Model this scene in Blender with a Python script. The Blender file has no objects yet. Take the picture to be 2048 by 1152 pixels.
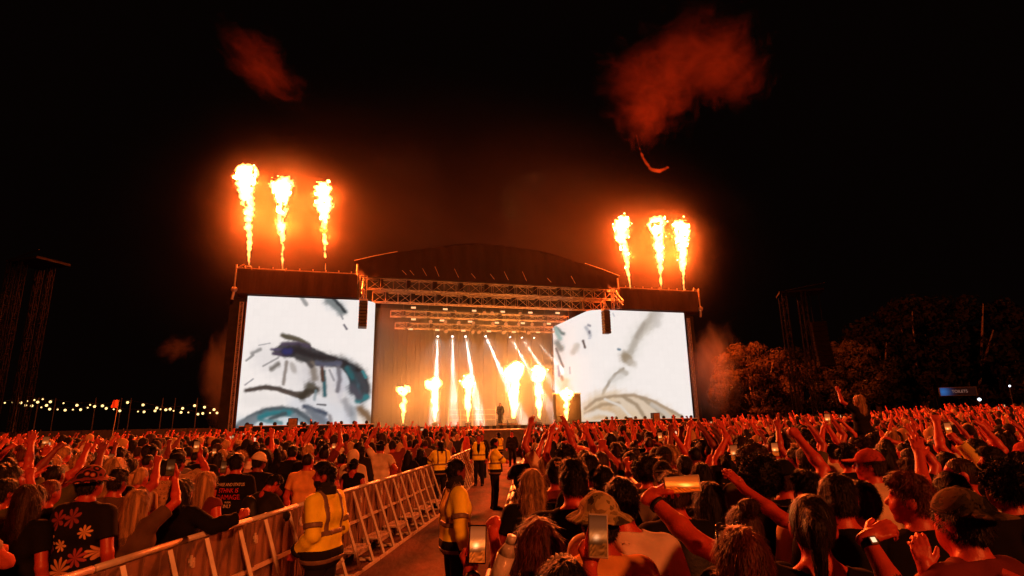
import bpy, math, random
import numpy as np
from mathutils import Vector, Matrix

rnd = random.Random(7)
npr = np.random.default_rng(11)
D = bpy.data
SC = bpy.context.scene
COL = SC.collection
R_ = math.radians

# ------------------------------------------------------------------ camera
F = 1134.0
CAM_H = 2.1
PITCH, ROLL = R_(13.5), R_(-1.1)
cam_data = D.cameras.new('camera')
cam_data.sensor_width = 36.0
cam_data.lens = F / 2048.0 * 36.0
cam_data.clip_start = 0.05
cam_data.clip_end = 800.0
cam = D.objects.new('camera', cam_data)
COL.objects.link(cam)
CAM_ROT = Matrix.Rotation(math.pi / 2 + PITCH, 3, 'X') @ Matrix.Rotation(ROLL, 3, 'Z')
cam.matrix_world = Matrix.Translation((0, 0, CAM_H)) @ CAM_ROT.to_4x4()
SC.camera = cam

# ------------------------------------------------------------------ night sky, one distant warm key light, exposure
world = D.worlds.new('World')
SC.world = world
world.use_nodes = True
bg = world.node_tree.nodes['Background']
bg.inputs[0].default_value = (0.9, 0.42, 0.30, 1)
bg.inputs[1].default_value = 0.0016

sun_data = D.lights.new('sun', 'SUN')
sun_data.energy = 2.3
sun_data.angle = R_(3.0)
sun_data.color = (1.0, 0.175, 0.03)
sun = D.objects.new('sun', sun_data)
COL.objects.link(sun)
sun.rotation_euler = (R_(67), 0, R_(30))

SC.view_settings.view_transform = 'Standard'
SC.view_settings.look = 'None'
SC.view_settings.exposure = 0.0
SC.view_settings.gamma = 1.0
cy = SC.cycles
cy.max_bounces = 6
cy.diffuse_bounces = 2
cy.glossy_bounces = 2
cy.transmission_bounces = 3
cy.volume_bounces = 0
cy.transparent_max_bounces = 48
cy.sample_clamp_indirect = 1.5
cy.sample_clamp_direct = 0.0
cy.use_denoising = True
cy.use_adaptive_sampling = True
cy.adaptive_threshold = 0.02
cy.caustics_reflective = False
cy.caustics_refractive = False
cy.volume_max_steps = 128

# ------------------------------------------------------------------ pixel <-> place helpers (pixels of the 2048 x 1152 photograph)
RN = np.array(CAM_ROT)


def ray(px, py):
    return RN @ np.array([(px - 1024) / F, (576 - py) / F, -1.0])


def at_y(px, py, y):
    d = ray(px, py)
    return np.array([0, 0, CAM_H]) + d * (y / d[1])


def at_z(px, py, z):
    d = ray(px, py)
    return np.array([0, 0, CAM_H]) + d * ((z - CAM_H) / d[2])


def to_px(p):
    q = (np.asarray(p, float) - [0, 0, CAM_H]) @ RN
    return np.stack([1024 + F * q[..., 0] / -q[..., 2], 576 - F * q[..., 1] / -q[..., 2]], -1)


# stage frame: s along the stage front, d into its depth
S0 = np.array([-19.15, 40.0, 0.0])
US = np.array([0.9605, 0.2783, 0.0])
VS = np.array([-0.2783, 0.9605, 0.0])
STAGE_ROT = math.atan2(US[1], US[0])


def st(s, d, z):
    p = S0 + s * US + d * VS
    return np.array([p[0], p[1], z])


def on_stage(px, py, d0):
    o = np.array([0, 0, CAM_H])
    d = ray(px, py)
    t = ((S0 + d0 * VS - o) @ VS) / (d @ VS)
    w = o + t * d - S0
    return w @ US, w[2]


def sstep(a, b, x):
    t = np.clip((x - a) / (b - a), 0, 1)
    return t * t * (3 - 2 * t)


def ground_z(x, y):
    return 0.75 * sstep(6, 34, x) * sstep(6, 40, y) - 0.25 * sstep(8, 34, -x) * sstep(6, 40, y)


# ------------------------------------------------------------------ properties
def tag(o, label=None, cat=None, group=None, kind=None):
    if label: o['label'] = label
    if cat: o['category'] = cat
    if group: o['group'] = group
    if kind: o['kind'] = kind
    return o


def link(o, parent=None):
    COL.objects.link(o)
    if parent is not None:
        o.parent = parent
    return o


def empty(name, loc, rz=0.0):
    o = D.objects.new(name, None)
    o.empty_display_size = 0.2
    o.location = loc
    o.rotation_euler = (0, 0, rz)
    return link(o)


# ------------------------------------------------------------------ materials
def mat(name, col, rough=0.8, var=0.25, scale=12.0, bump=0.0, bscale=60.0, metal=0.0, stretch=(1, 1, 1), col2=None, spec=0.3):
    m = D.materials.new(name)
    m.use_nodes = True
    nt = m.node_tree
    n = nt.nodes
    b = n['Principled BSDF']
    b.inputs['Roughness'].default_value = rough
    b.inputs['Metallic'].default_value = metal
    b.inputs['Specular IOR Level'].default_value = spec
    tc = n.new('ShaderNodeTexCoord')
    mp = n.new('ShaderNodeMapping')
    mp.inputs['Scale'].default_value = stretch
    nt.links.new(tc.outputs['Object'], mp.inputs[0])
    no = n.new('ShaderNodeTexNoise')
    no.inputs['Scale'].default_value = scale
    no.inputs['Detail'].default_value = 4
    nt.links.new(mp.outputs[0], no.inputs['Vector'])
    r = n.new('ShaderNodeValToRGB')
    c2 = col2 or tuple(min(1, c * (1 + var)) for c in col)
    c1 = tuple(c * (1 - var) for c in col) if col2 is None else col
    r.color_ramp.elements[0].color = (*c1, 1)
    r.color_ramp.elements[1].color = (*c2, 1)
    r.color_ramp.elements[0].position = 0.35
    r.color_ramp.elements[1].position = 0.65
    nt.links.new(no.outputs[0], r.inputs[0])
    nt.links.new(r.outputs[0], b.inputs['Base Color'])
    if bump > 0:
        n2 = n.new('ShaderNodeTexNoise')
        n2.inputs['Scale'].default_value = bscale
        n2.inputs['Detail'].default_value = 3
        nt.links.new(mp.outputs[0], n2.inputs['Vector'])
        bp = n.new('ShaderNodeBump')
        bp.inputs['Strength'].default_value = bump
        bp.inputs['Distance'].default_value = 0.02
        nt.links.new(n2.outputs[0], bp.inputs['Height'])
        nt.links.new(bp.outputs[0], b.inputs['Normal'])
    return m


def emat(name, col, strength):
    m = D.materials.new(name)
    m.use_nodes = True
    nt = m.node_tree
    b = nt.nodes['Principled BSDF']
    b.inputs['Base Color'].default_value = (0.05, 0.05, 0.05, 1)
    b.inputs['Emission Color'].default_value = (*col, 1)
    b.inputs['Emission Strength'].default_value = strength
    return m


def picture_mat(name, strength):
    """a lit screen: its picture is a colour attribute of its own mesh"""
    m = D.materials.new(name)
    m.use_nodes = True
    nt = m.node_tree
    b = nt.nodes['Principled BSDF']
    b.inputs['Base Color'].default_value = (0.01, 0.01, 0.01, 1)
    b.inputs['Roughness'].default_value = 0.9
    b.inputs['Specular IOR Level'].default_value = 0.0
    a = nt.nodes.new('ShaderNodeVertexColor')
    a.layer_name = 'picture'
    nt.links.new(a.outputs[0], b.inputs['Emission Color'])
    b.inputs['Emission Strength'].default_value = strength
    return m


def vol_mat(name, col, density, aniso=0.0, emis=None, estr=0.0):
    m = D.materials.new(name)
    m.use_nodes = True
    nt = m.node_tree
    for x in list(nt.nodes):
        if x.type != 'OUTPUT_MATERIAL':
            nt.nodes.remove(x)
    out = nt.nodes[0]
    v = nt.nodes.new('ShaderNodeVolumePrincipled')
    v.inputs['Color'].default_value = (*col, 1)
    v.inputs['Density'].default_value = density
    v.inputs['Anisotropy'].default_value = aniso
    if emis:
        v.inputs['Emission Color'].default_value = (*emis, 1)
        v.inputs['Emission Strength'].default_value = estr
    nt.links.new(v.outputs[0], out.inputs['Volume'])
    return m


def smoke_mat(name, col, density, scale, lo, hi, aniso=0.0, detail=5.0, dist=0.6):
    """an uneven puff of smoke: density from noise, thinning to nothing at the rim of its mesh"""
    m = vol_mat(name, col, 0.0, aniso)
    nt = m.node_tree
    v = [x for x in nt.nodes if x.type == 'PRINCIPLED_VOLUME'][0]
    tc = nt.nodes.new('ShaderNodeTexCoord')
    no = nt.nodes.new('ShaderNodeTexNoise')
    no.inputs['Scale'].default_value = scale
    no.inputs['Detail'].default_value = detail
    no.inputs['Roughness'].default_value = 0.6
    no.inputs['Distortion'].default_value = dist
    nt.links.new(tc.outputs['Object'], no.inputs['Vector'])
    ln = nt.nodes.new('ShaderNodeVectorMath')
    ln.operation = 'LENGTH'
    nt.links.new(tc.outputs['Object'], ln.inputs[0])
    fall = nt.nodes.new('ShaderNodeMapRange')
    fall.inputs['From Min'].default_value = 1.0
    fall.inputs['From Max'].default_value = 0.25
    fall.inputs['To Min'].default_value = -0.35
    fall.inputs['To Max'].default_value = 0.1
    nt.links.new(ln.outputs['Value'], fall.inputs['Value'])
    ad = nt.nodes.new('ShaderNodeMath')
    nt.links.new(no.outputs[0], ad.inputs[0])
    nt.links.new(fall.outputs[0], ad.inputs[1])
    mr = nt.nodes.new('ShaderNodeMapRange')
    mr.inputs['From Min'].default_value = lo
    mr.inputs['From Max'].default_value = hi
    mr.inputs['To Max'].default_value = density
    nt.links.new(ad.outputs[0], mr.inputs['Value'])
    nt.links.new(mr.outputs[0], v.inputs['Density'])
    return m


# ------------------------------------------------------------------ mesh helpers
def mesh_np(name, V, Q, smooth=True, T=None):
    """V n x 3, Q quads m x 4 (and triangles T)"""
    V = np.asarray(V, np.float32)
    me = D.meshes.new(name)
    Q = np.asarray(Q, np.int32).reshape(-1, 4)
    T = np.zeros((0, 3), np.int32) if T is None else np.asarray(T, np.int32).reshape(-1, 3)
    me.vertices.add(len(V))
    me.vertices.foreach_set('co', V.ravel())
    nl = len(Q) * 4 + len(T) * 3
    me.loops.add(nl)
    me.loops.foreach_set('vertex_index', np.concatenate([Q.ravel(), T.ravel()]))
    me.polygons.add(len(Q) + len(T))
    me.polygons.foreach_set('loop_start', np.concatenate([np.arange(len(Q)) * 4, len(Q) * 4 + np.arange(len(T)) * 3]).astype(np.int32))
    me.polygons.foreach_set('use_smooth', np.full(len(Q) + len(T), smooth))
    me.update(calc_edges=True)
    return me


def set_colour(me, name, C):
    a = me.color_attributes.new(name, 'FLOAT_COLOR', 'POINT')
    c = np.ones((len(C), 4), np.float32)
    c[:, :3] = C
    a.data.foreach_set('color', c.ravel())


class MB:
    """collects shapes and links them as one mesh object"""
    def __init__(self):
        self.v, self.f, self.n = [], [], 0

    def add(self, V, Fs):
        self.v.extend([tuple(x) for x in V])
        self.f.extend([tuple(i + self.n for i in f) for f in Fs])
        self.n += len(V)
        return self

    def box(self, lo, hi, rot=None, org=None):
        x0, y0, z0 = lo
        x1, y1, z1 = hi
        V = [(x0, y0, z0), (x1, y0, z0), (x1, y1, z0), (x0, y1, z0), (x0, y0, z1), (x1, y0, z1), (x1, y1, z1), (x0, y1, z1)]
        if rot is not None:
            V = [tuple(rot @ Vector(p) + Vector(org or (0, 0, 0))) for p in V]
        return self.add(V, [(0, 3, 2, 1), (4, 5, 6, 7), (0, 1, 5, 4), (1, 2, 6, 5), (2, 3, 7, 6), (3, 0, 4, 7)])

    def bevbox(self, lo, hi, b):
        """box with chamfered edges"""
        lo, hi = np.array(lo, float), np.array(hi, float)
        c, h = (lo + hi) / 2, (hi - lo) / 2
        V, idx = [], {}
        for sx in (-1, 1):
            for sy in (-1, 1):
                for sz in (-1, 1):
                    s = np.array([sx, sy, sz])
                    for ax in range(3):
                        k = h - b
                        k[ax] = h[ax]
                        idx[(sx, sy, sz, ax)] = len(V)
                        V.append(tuple(c + s * k))
        Fs = []
        for ax in range(3):
            a, d = [i for i in range(3) if i != ax]
            for sg in (-1, 1):
                q = []
                for p, r in ((-1, -1), (1, -1), (1, 1), (-1, 1)):
                    s = [0, 0, 0]
                    s[ax], s[a], s[d] = sg, p, r
                    q.append(idx[(*s, ax)])
                flip = (sg > 0) != (ax != 1)
                Fs.append(tuple(q[::-1]) if flip else tuple(q))
        for ax in range(3):
            a, d = [i for i in range(3) if i != ax]
            for p in (-1, 1):
                for r in (-1, 1):
                    s0, s1 = [0] * 3, [0] * 3
                    s0[ax], s1[ax] = -1, 1
                    s0[a] = s1[a] = p
                    s0[d] = s1[d] = r
                    Fs.append((idx[(*s0, a)], idx[(*s1, a)], idx[(*s1, d)], idx[(*s0, d)]))
        for sx in (-1, 1):
            for sy in (-1, 1):
                for sz in (-1, 1):
                    Fs.append(tuple(idx[(sx, sy, sz, i)] for i in range(3)))
        return self.add(V, Fs)

    def tube(self, a, b, r, n=6, r2=None, caps=True):
        a, b = Vector(a), Vector(b)
        d = (b - a)
        if d.length < 1e-6:
            return self
        d.normalize()
        u = d.orthogonal().normalized()
        w = d.cross(u)
        r2 = r if r2 is None else r2
        V = []
        for p, q in ((a, r), (b, r2)):
            for i in range(n):
                t = 2 * math.pi * (i + .5) / n
                V.append(tuple(p + (u * math.cos(t) + w * math.sin(t)) * q))
        Fs = [(i, (i + 1) % n, n + (i + 1) % n, n + i) for i in range(n)]
        if caps:
            Fs += [tuple(range(n - 1, -1, -1)), tuple(range(n, 2 * n))]
        return self.add(V, Fs)

    def path(self, pts, r, n=6):
        for a, b in zip(pts[:-1], pts[1:]):
            self.tube(a, b, r, n)
        return self

    def ball(self, c, r, nu=10, nv=7, sc=(1, 1, 1)):
        V = [(c[0], c[1], c[2] - r * sc[2])]
        for j in range(1, nv):
            t = math.pi * j / nv
            for i in range(nu):
                p = 2 * math.pi * i / nu
                V.append((c[0] + r * sc[0] * math.sin(t) * math.cos(p), c[1] + r * sc[1] * math.sin(t) * math.sin(p), c[2] - r * sc[2] * math.cos(t)))
        V.append((c[0], c[1], c[2] + r * sc[2]))
        L = len(V) - 1
        Fs = [(0, 1 + (i + 1) % nu, 1 + i) for i in range(nu)]
        for j in range(nv - 2):
            o = 1 + j * nu
            Fs += [(o + i, o + (i + 1) % nu, o + nu + (i + 1) % nu, o + nu + i) for i in range(nu)]
        o = 1 + (nv - 2) * nu
        Fs += [(o + i, o + (i + 1) % nu, L) for i in range(nu)]
        return self.add(V, Fs)

    def mesh(self, name, m=None, smooth=False):
        me = D.meshes.new(name)
        me.from_pydata(self.v, [], self.f)
        if smooth:
            me.polygons.foreach_set('use_smooth', np.ones(len(me.polygons), bool))
        if m: me.materials.append(m)
        me.update()
        return me

    def build(self, name, m, parent=None, smooth=False):
        return link(D.objects.new(name, self.mesh(name, m, smooth)), parent)


# ------------------------------------------------------------------ distance-field bodies: smooth unions meshed by surface nets
def f4(x): return np.asarray(x, np.float32)


def smin(a, b, k):
    h = np.clip(.5 + .5 * (b - a) / k, 0, 1)
    return b + (a - b) * h - k * h * (1 - h)


def caps(P, a, b, ra, rb=None):
    rb = ra if rb is None else rb
    a, b = f4(a), f4(b)
    ab = b - a
    t = np.clip(((P - a) @ ab) / max(float(ab @ ab), 1e-9), 0, 1)
    q = P - a - t[:, None] * ab
    return np.sqrt((q * q).sum(1)) - (ra + (rb - ra) * t)


def ell(P, c, r):
    q = (P - f4(c)) / f4(r)
    return (np.sqrt((q * q).sum(1)) - 1) * min(r)


class Wob:
    """cheap smooth noise: a sum of sines"""
    def __init__(self, seed, lo, hi, n=7, sc=(1, 1, 1)):
        g = np.random.default_rng(seed)
        d = g.normal(size=(n, 3))
        d /= np.linalg.norm(d, axis=1)[:, None]
        self.k = f4(d * (2 * np.pi / g.uniform(lo, hi, n))[:, None] * np.array(sc))
        self.p = f4(g.uniform(0, 6.28, n))

    def __call__(self, P):
        return np.sin(P @ self.k.T + self.p).mean(1) * 1.7


_C8 = np.array([[i, j, k] for i in (0, 1) for j in (0, 1) for k in (0, 1)])
_E12 = [(a, b) for a in range(8) for b in range(8) if a < b and bin(a ^ b).count('1') == 1]


def nets(f, lo, hi, h, B=6):
    lo = np.array(lo, float)
    n = np.maximum(1, np.ceil((np.array(hi) - lo) / (h * B)).astype(int))
    g = np.stack(np.meshgrid(*[np.arange(k) for k in n], indexing='ij'), -1).reshape(-1, 3)
    g = g[np.abs(f(f4(lo + (g + .5) * B * h))) < B * h * .92 + 0.004]
    o = np.stack(np.meshgrid(*[np.arange(B + 1)] * 3, indexing='ij'), -1).reshape(-1, 3)
    idx = (g[:, None, :] * B + o[None]).reshape(-1, 3)
    val = f(f4(lo + idx * h)).reshape(len(g), B + 1, B + 1, B + 1)
    s = val < 0
    cnt = sum(s[:, i:B + i, j:B + j, k:B + k].astype(np.int8) for i, j, k in _C8)
    A, I, J, K = np.nonzero((cnt > 0) & (cnt < 8))
    cv = np.stack([val[A, I + i, J + j, K + k] for i, j, k in _C8], 1)
    cs = cv < 0
    acc = np.zeros((len(A), 3))
    num = np.zeros(len(A))
    for a, b in _E12:
        cr = cs[:, a] != cs[:, b]
        den = np.where(cr, cv[:, a] - cv[:, b], 1)
        t = np.clip(cv[:, a] / den, 0, 1)
        acc += np.where(cr[:, None], _C8[a] + t[:, None] * (_C8[b] - _C8[a]), 0)
        num += cr
    cell = g[A] * B + np.stack([I, J, K], 1)
    V = lo + (cell + acc / num[:, None]) * h
    M = (n * B + 2)
    key = ((cell[:, 0] + 1) * M[1] + cell[:, 1] + 1) * M[2] + cell[:, 2] + 1
    order = np.argsort(key)
    sk = key[order]

    def find(c):
        k = ((c[:, 0] + 1) * M[1] + c[:, 1] + 1) * M[2] + c[:, 2] + 1
        p = np.clip(np.searchsorted(sk, k), 0, len(sk) - 1)
        return np.where(sk[p] == k, order[p], -1)

    quads = []
    for ax in range(3):
        e = [4, 2, 1][ax]
        m = cs[:, 0] != cs[:, e]
        c = cell[m]
        u, w = np.zeros(3, int), np.zeros(3, int)
        u[(ax + 1) % 3], w[(ax + 2) % 3] = 1, 1
        q = np.stack([find(c - u - w), find(c - w), find(c), find(c - u)], 1)
        inside = cs[m, 0]
        q = np.where(inside[:, None], q, q[:, ::-1])
        quads.append(q[(q >= 0).all(1)])
    return V, np.concatenate(quads)


# ------------------------------------------------------------------ people
def unit(a):
    a = np.asarray(a, float)
    return a / max(np.linalg.norm(a), 1e-9)


def rot(axis, ang):
    return np.array(Matrix.Rotation(ang, 3, axis))


STYLES = {  # curl at the three joints, spread
    'open': (6, 10, 8, 7), 'relaxed': (22, 34, 22, 2), 'fist': (78, 92, 55, 0), 'grip': (40, 48, 30, 3), 'point': (78, 92, 55, 0), 'horns': (78, 92, 55, 0), 'flat': (2, 4, 4, 3), 'hold': (9, 16, 12, 3)}


def hand_prims(wr, f, n, t, style, fat=1.0, s=1.0):
    """palm, four fingers of unequal length and a thumb from the side of the palm: (a, b, ra, rb)"""
    f = unit(f)
    n = unit(n - f * (n @ f))
    t = unit(t - f * (t @ f) - n * (t @ n))
    out = []
    c1, c2, c3, spread = STYLES[style]
    off = (.030, .010, -.010, -.029)
    ln = (.074, .084, .078, .060)
    kn = (.094, .097, .092, .084)
    out.append((wr - f * .02, wr + f * .03, .027 * s, .030 * s))
    for i in range(4):
        k = wr + (f * kn[i] + t * off[i]) * s
        out.append((wr + (f * .022 + t * off[i] * .55) * s, k, .0155 * s, .0125 * s))
        cc = (c1, c2, c3)
        if (style == 'point' and i == 0) or (style == 'horns' and i in (0, 3)): cc = (4, 5, 5)
        if style in ('relaxed', 'grip'): cc = tuple(c + 5 * (i - 1) for c in cc)
        ang, p = 0, k
        for j in range(3):
            ang += R_(cc[j])
            sp = R_(spread * (1.5 - i))
            d = unit(f * math.cos(ang) + n * math.sin(ang) + t * math.sin(sp) * max(0.0, math.cos(ang)))
            q = p + d * ln[i] * (.46, .30, .24)[j] * s
            r0 = (.0100, .0092, .0085, .0078)[j] * (.85 if i == 3 else 1) * fat * s
            out.append((p, q, r0, r0 * .94))
            p = q
    b = wr + (f * .028 + t * .026) * s
    if style in ('fist', 'point', 'horns'):
        m = wr + (f * .072 + t * .036 + n * .022) * s
        e = wr + (f * .088 + t * .006 + n * .040) * s
    elif style in ('grip', 'hold'):
        m = wr + (f * .062 + t * .056 + n * .022) * s
        e = wr + (f * .094 + t * .052 + n * .040) * s
    else:
        m = wr + (f * .064 + t * .058 + n * .014) * s
        e = wr + (f * .094 + t * .070 + n * .020) * s
    out += [(b, m, .0165 * s, .0120 * s * fat), (m, e, .0115 * s * fat, .0088 * s * fat)]
    return out


PRESET = {  # wrist target for the outer (x > 0) arm, elbow pole, hand style
    'down': ((.27, .04, .90), (.5, -.5, 0), 'relaxed'), 'up': ((.24, .14, 1.93), (.8, -.2, -.1), 'open'), 'fist_up': ((.20, .20, 1.90), (.9, -.1, -.2), 'fist'),
    'wave': ((.34, .18, 1.84), (.9, -.3, -.4), 'open'), 'forward': ((.16, .50, 1.62), (.6, -.1, -.8), 'open'), 'point_up': ((.16, .36, 1.80), (.7, -.1, -.5), 'point'),
    'phone': ((.085, .42, 1.60), (.7, 0, -.8), 'grip'), 'phone_high': ((.10, .36, 1.80), (.8, 0, -.5), 'grip'), 'chest': ((.07, .34, 1.24), (.8, -.1, -.5), 'relaxed'), 'bent': ((.10, .16, 1.80), (1, .1, .3), 'relaxed'),
    'horns_up': ((.26, .2, 1.90), (.8, -.2, -.2), 'horns'), 'rail': ((.20, .44, 1.12), (.7, -.3, -.3), 'grip'), 'clap': ((.035, .30, 1.86), (.9, 0, -.1), 'flat'),
    'hip': ((.24, .02, 1.0), (.9, -.5, .2), 'fist'), 'folded': ((-.08, .24, 1.20), (.9, .2, -.5), 'relaxed'), 'head': ((.12, -.02, 1.72), (1, -.3, .2), 'relaxed'), 'pocket': ((.19, .14, .98), (.25, -.9, 0), 'fist')}


class Body:
    """joints and distance fields of one figure, 1.75 m tall, facing +Y, feet on z = 0"""
    def __init__(self, right='down', left='down', yaw=0, nod=0, tilt=0, lean=0, bw=1.0, fem=False, sit=False, face=False, seed=0, fat=1.1):
        self.bw, self.fem, self.sit, self.face, self.fat, self.seed = bw, fem, sit, face, fat, seed
        self.Rl = rot('X', -R_(lean))
        self.piv = self.L((0, -.005, 1.53))
        self.Rh = self.Rl @ rot('Z', R_(yaw)) @ rot('X', -R_(nod)) @ rot('Y', R_(tilt))
        self.arms = []
        for sg, a in ((1, right), (-1, left)):
            if isinstance(a, str):
                tg, pole, style = PRESET[a]
                tg = self.L(np.array(tg) * (sg, 1, 1)) if a not in ('down', 'rail') else np.array(tg) * (sg, 1, 1)
                pole = np.array(pole) * (sg, 1, 1)
                a = {'t': tg, 'pole': pole, 'style': style}
            S = self.L((sg * .182 * bw, -.005, 1.415))
            T = np.array(a['t'], float)
            up = max(0, T[2] - 1.55) * .12
            S = S + np.array([-sg * .02 * min(1, up * 10), 0, min(.06, up)])
            pole = np.array(a.get('pole', (sg * .7, -.2, -.6)), float)
            L1, L2 = .285 * a.get('len', 1), .255 * a.get('len', 1)
            v = T - S
            dist = np.linalg.norm(v)
            if dist > (L1 + L2) * .985:
                v *= (L1 + L2) * .985 / dist
                dist = (L1 + L2) * .985
                T = S + v
            dist = max(dist, .12)
            x = unit(v)
            ca = (L1 * L1 + dist * dist - L2 * L2) / (2 * L1 * dist)
            h = math.sqrt(max(0, 1 - ca * ca)) * L1
            pp = unit(pole - x * (pole @ x))
            E = S + x * ca * L1 + pp * h
            fa = unit(T - E)
            hd = unit(np.array(a.get('dir', fa * .75 + np.array([0, .1, .25 if T[2] > 1.3 else -.3])), float))
            pn = np.array(a.get('palm', (-sg * .45, .9, 0.0)), float)
            th = np.array(a.get('thumb', np.cross(hd, unit(pn - hd * (pn @ hd))) * (1 if sg > 0 else -1)), float)
            self.arms.append((sg, S, E, T, hand_prims(T, hd, pn, th, a.get('style', 'relaxed'), fat)))
            if 'grip' == a.get('style'): pass
        if sit:
            self.legs = [((sg * .09, 0, .92), (sg * .12, .40, .90), (sg * .12, .40, .50)) for sg in (1, -1)]
        else:
            self.legs = [((sg * .09, 0, .92), (sg * .105, .012, .50), (sg * .12, -.02, .09)) for sg in (1, -1)]

    def L(self, p):
        return self.Rl @ (np.asarray(p, float) - (0, 0, .95)) + (0, 0, .95)

    def head_matrix(self):
        m = Matrix(self.Rh.tolist()).to_4x4()
        return Matrix.Translation(Vector(self.piv)) @ m @ Matrix.Translation((0, .005, -1.53))

    def torso(self, P, g=0.0, hang=0.0):
        w = self.bw
        L = self.L
        d = caps(P, L((-.075 * w, 0, .95)), L((.075 * w, 0, .95)), .118 + g + hang)
        wr = .100 if self.fem else .108
        d = smin(d, caps(P, L((-.06 * w, .0, 1.10)), L((.06 * w, .0, 1.10)), wr + g + hang * 1.2), .05)
        d = smin(d, caps(P, L((-.085 * w, 0, 1.28)), L((.085 * w, 0, 1.28)), .112 + g + hang * .6), .05)
        if self.fem:
            d = smin(d, caps(P, L((-.07, .07, 1.27)), L((.07, .07, 1.27)), .065 + g), .04)
        d = smin(d, caps(P, L((-.135 * w, -.012, 1.405)), L((.135 * w, -.012, 1.405)), .068 + g * .8), .06)
        for s in (-1, 1):
            d = smin(d, caps(P, L((s * .125 * w, -.018, 1.425)), L((s * .02, -.02, 1.50)), .046 + g * .6), .04)
        return d

    def arm(self, P, a, g=0.0, frac=2.0, k=.03):
        """frac: how far down the arm, 1 the elbow, 2 the wrist"""
        sg, S, E, T, _ = a
        e = S + (E - S) * min(frac, 1)
        d = caps(P, S, e, .054 + g, .041 + (.054 - .041) * (1 - min(frac, 1)) + g)
        d = np.maximum(d, (P - f4(e)) @ f4(unit(E - S)) - (.002 if frac < 1 else .05 + g))
        if frac > 1:
            e2 = E + (T - E) * (frac - 1)
            d2 = caps(P, E, E + (T - E) * .35, .042 + g, .043 + g)
            d2 = smin(d2, caps(P, E + (T - E) * .35, e2, .043 + g, (.0275 if frac >= 2 and g == 0 else .031) + g), .02)
            if g > 0: d2 = np.maximum(d2, (P - f4(e2)) @ f4(unit(T - E)) - .002)
            d = smin(d, d2, .02)
        return d

    def head(self, P):
        q = (P - f4(self.piv)) @ f4(self.Rh) + f4((0, -.005, 1.53))
        d = ell(q, (0, .005, 1.650), (.076, .097, .104))
        d = smin(d, ell(q, (0, .040, 1.590), (.056, .060, .062)), .03)
        d = smin(d, caps(q, (0, -.012, 1.44), (0, -.004, 1.575), .057 if not self.fem else .050, .055 if not self.fem else .048), .025)
        for s in (-1, 1):
            d = smin(d, ell(q, (s * .077, -.004, 1.634), (.011, .024, .033)), .008)
        if self.face:
            d = smin(d, caps(q, (-.04, .080, 1.678), (.04, .080, 1.678), .014), .012)
            d = smin(d, caps(q, (0, .094, 1.662), (0, .118, 1.626), .010, .016), .010)
            for s in (-1, 1):
                e = np.sqrt(((q - f4((s * .033, .104, 1.658))) ** 2).sum(1)) - .014
                d = -smin(-d, e, .012)
                d = np.minimum(d, np.sqrt(((q - f4((s * .032, .085, 1.657))) ** 2).sum(1)) - .0125)
                d = smin(d, caps(q, (s * .020, .086, 1.600), (s * .045, .060, 1.628), .018), .025)
            d = smin(d, caps(q, (-.018, .092, 1.590), (.018, .092, 1.590), .0075), .006)
            d = smin(d, caps(q, (-.014, .090, 1.577), (.014, .090, 1.577), .0085), .006)
            d = smin(d, np.sqrt(((q - f4((0, .080, 1.548))) ** 2).sum(1)) - .020, .02)
        return d

    def legd(self, P, g=0.0):
        d = None
        for h, k, a in self.legs:
            x = smin(caps(P, h, k, .086 + g, .057 + g), caps(P, k, a, .057 + g, .038 + g * 1.4), .03)
            d = x if d is None else np.minimum(d, x)
        return d

    def foot(self, P, g=0.0):
        d = None
        for h, k, a in self.legs:
            a = np.array(a)
            x = smin(caps(P, a + (0, -.03, -.045), a + (0, .05, -.045), .042 + g, .042 + g), caps(P, a + (0, .05, -.05), a + (0, .16, -.055), .04 + g, .032 + g), .02)
            x = np.maximum(x, a[2] - .09 - P[:, 2])
            d = x if d is None else np.minimum(d, x)
        return d

    def d_body(self, P):
        d = self.torso(P)
        d = smin(d, self.head(P), .03)
        d = smin(d, self.legd(P), .03)
        d = smin(d, self.foot(P), .02)
        for a in self.arms:
            x = self.arm(P, a)
            T = f4(a[3])
            near = ((P - T) ** 2).sum(1) < .30 ** 2
            if near.any():
                Q = P[near]
                hd = None
                for p, q, ra, rb in a[4]:
                    c = caps(Q, p, q, ra, rb)
                    hd = c if hd is None else smin(hd, c, .004)
                x[near] = smin(x[near], hd, .012)
            d = smin(d, x, .03)
        return d

    def d_shirt(self, P, kind='tee', only=None):
        g = {'tee': .014, 'tank': .010, 'long': .015, 'hoodie': .028, 'jacket': .020}[kind]
        hang = {'tee': .012, 'tank': .006, 'long': .012, 'hoodie': .016, 'jacket': .014}[kind]
        frac = {'tee': .62, 'tank': .12, 'long': 1.93, 'hoodie': 1.93, 'jacket': 1.93}[kind]
        d = self.torso(P, g, hang)
        ta = d
        for a in self.arms:
            d = smin(d, self.arm(P, a, g + (.010 if kind == 'tee' else .004), frac), .035)
        qn = (P - f4(self.piv)) @ f4(self.Rl) + f4((0, -.005, 1.53))
        d = smin(d, caps(qn, (0, -.012, 1.42), (0, -.004, 1.575), (.050 if self.fem else .057) + g * .7, (.048 if self.fem else .055) + g * .7), .035)
        if kind == 'hoodie':
            L = self.L
            for s in (-1, 1):
                d = smin(d, caps(P, L((s * .09, -.055, 1.47)), L((0, -.125, 1.43)), .045, .05), .03)
        if kind == 'jacket':
            q = (P - f4(self.piv)) @ f4(self.Rl) + f4((0, -.005, 1.53))
            ring = np.sqrt(q[:, 0] ** 2 + (q[:, 1] + .012) ** 2)
            col = np.maximum(np.abs(ring - .078) - .012, np.abs(q[:, 2] - 1.50) - .04)
            d = smin(d, col, .015)
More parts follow.
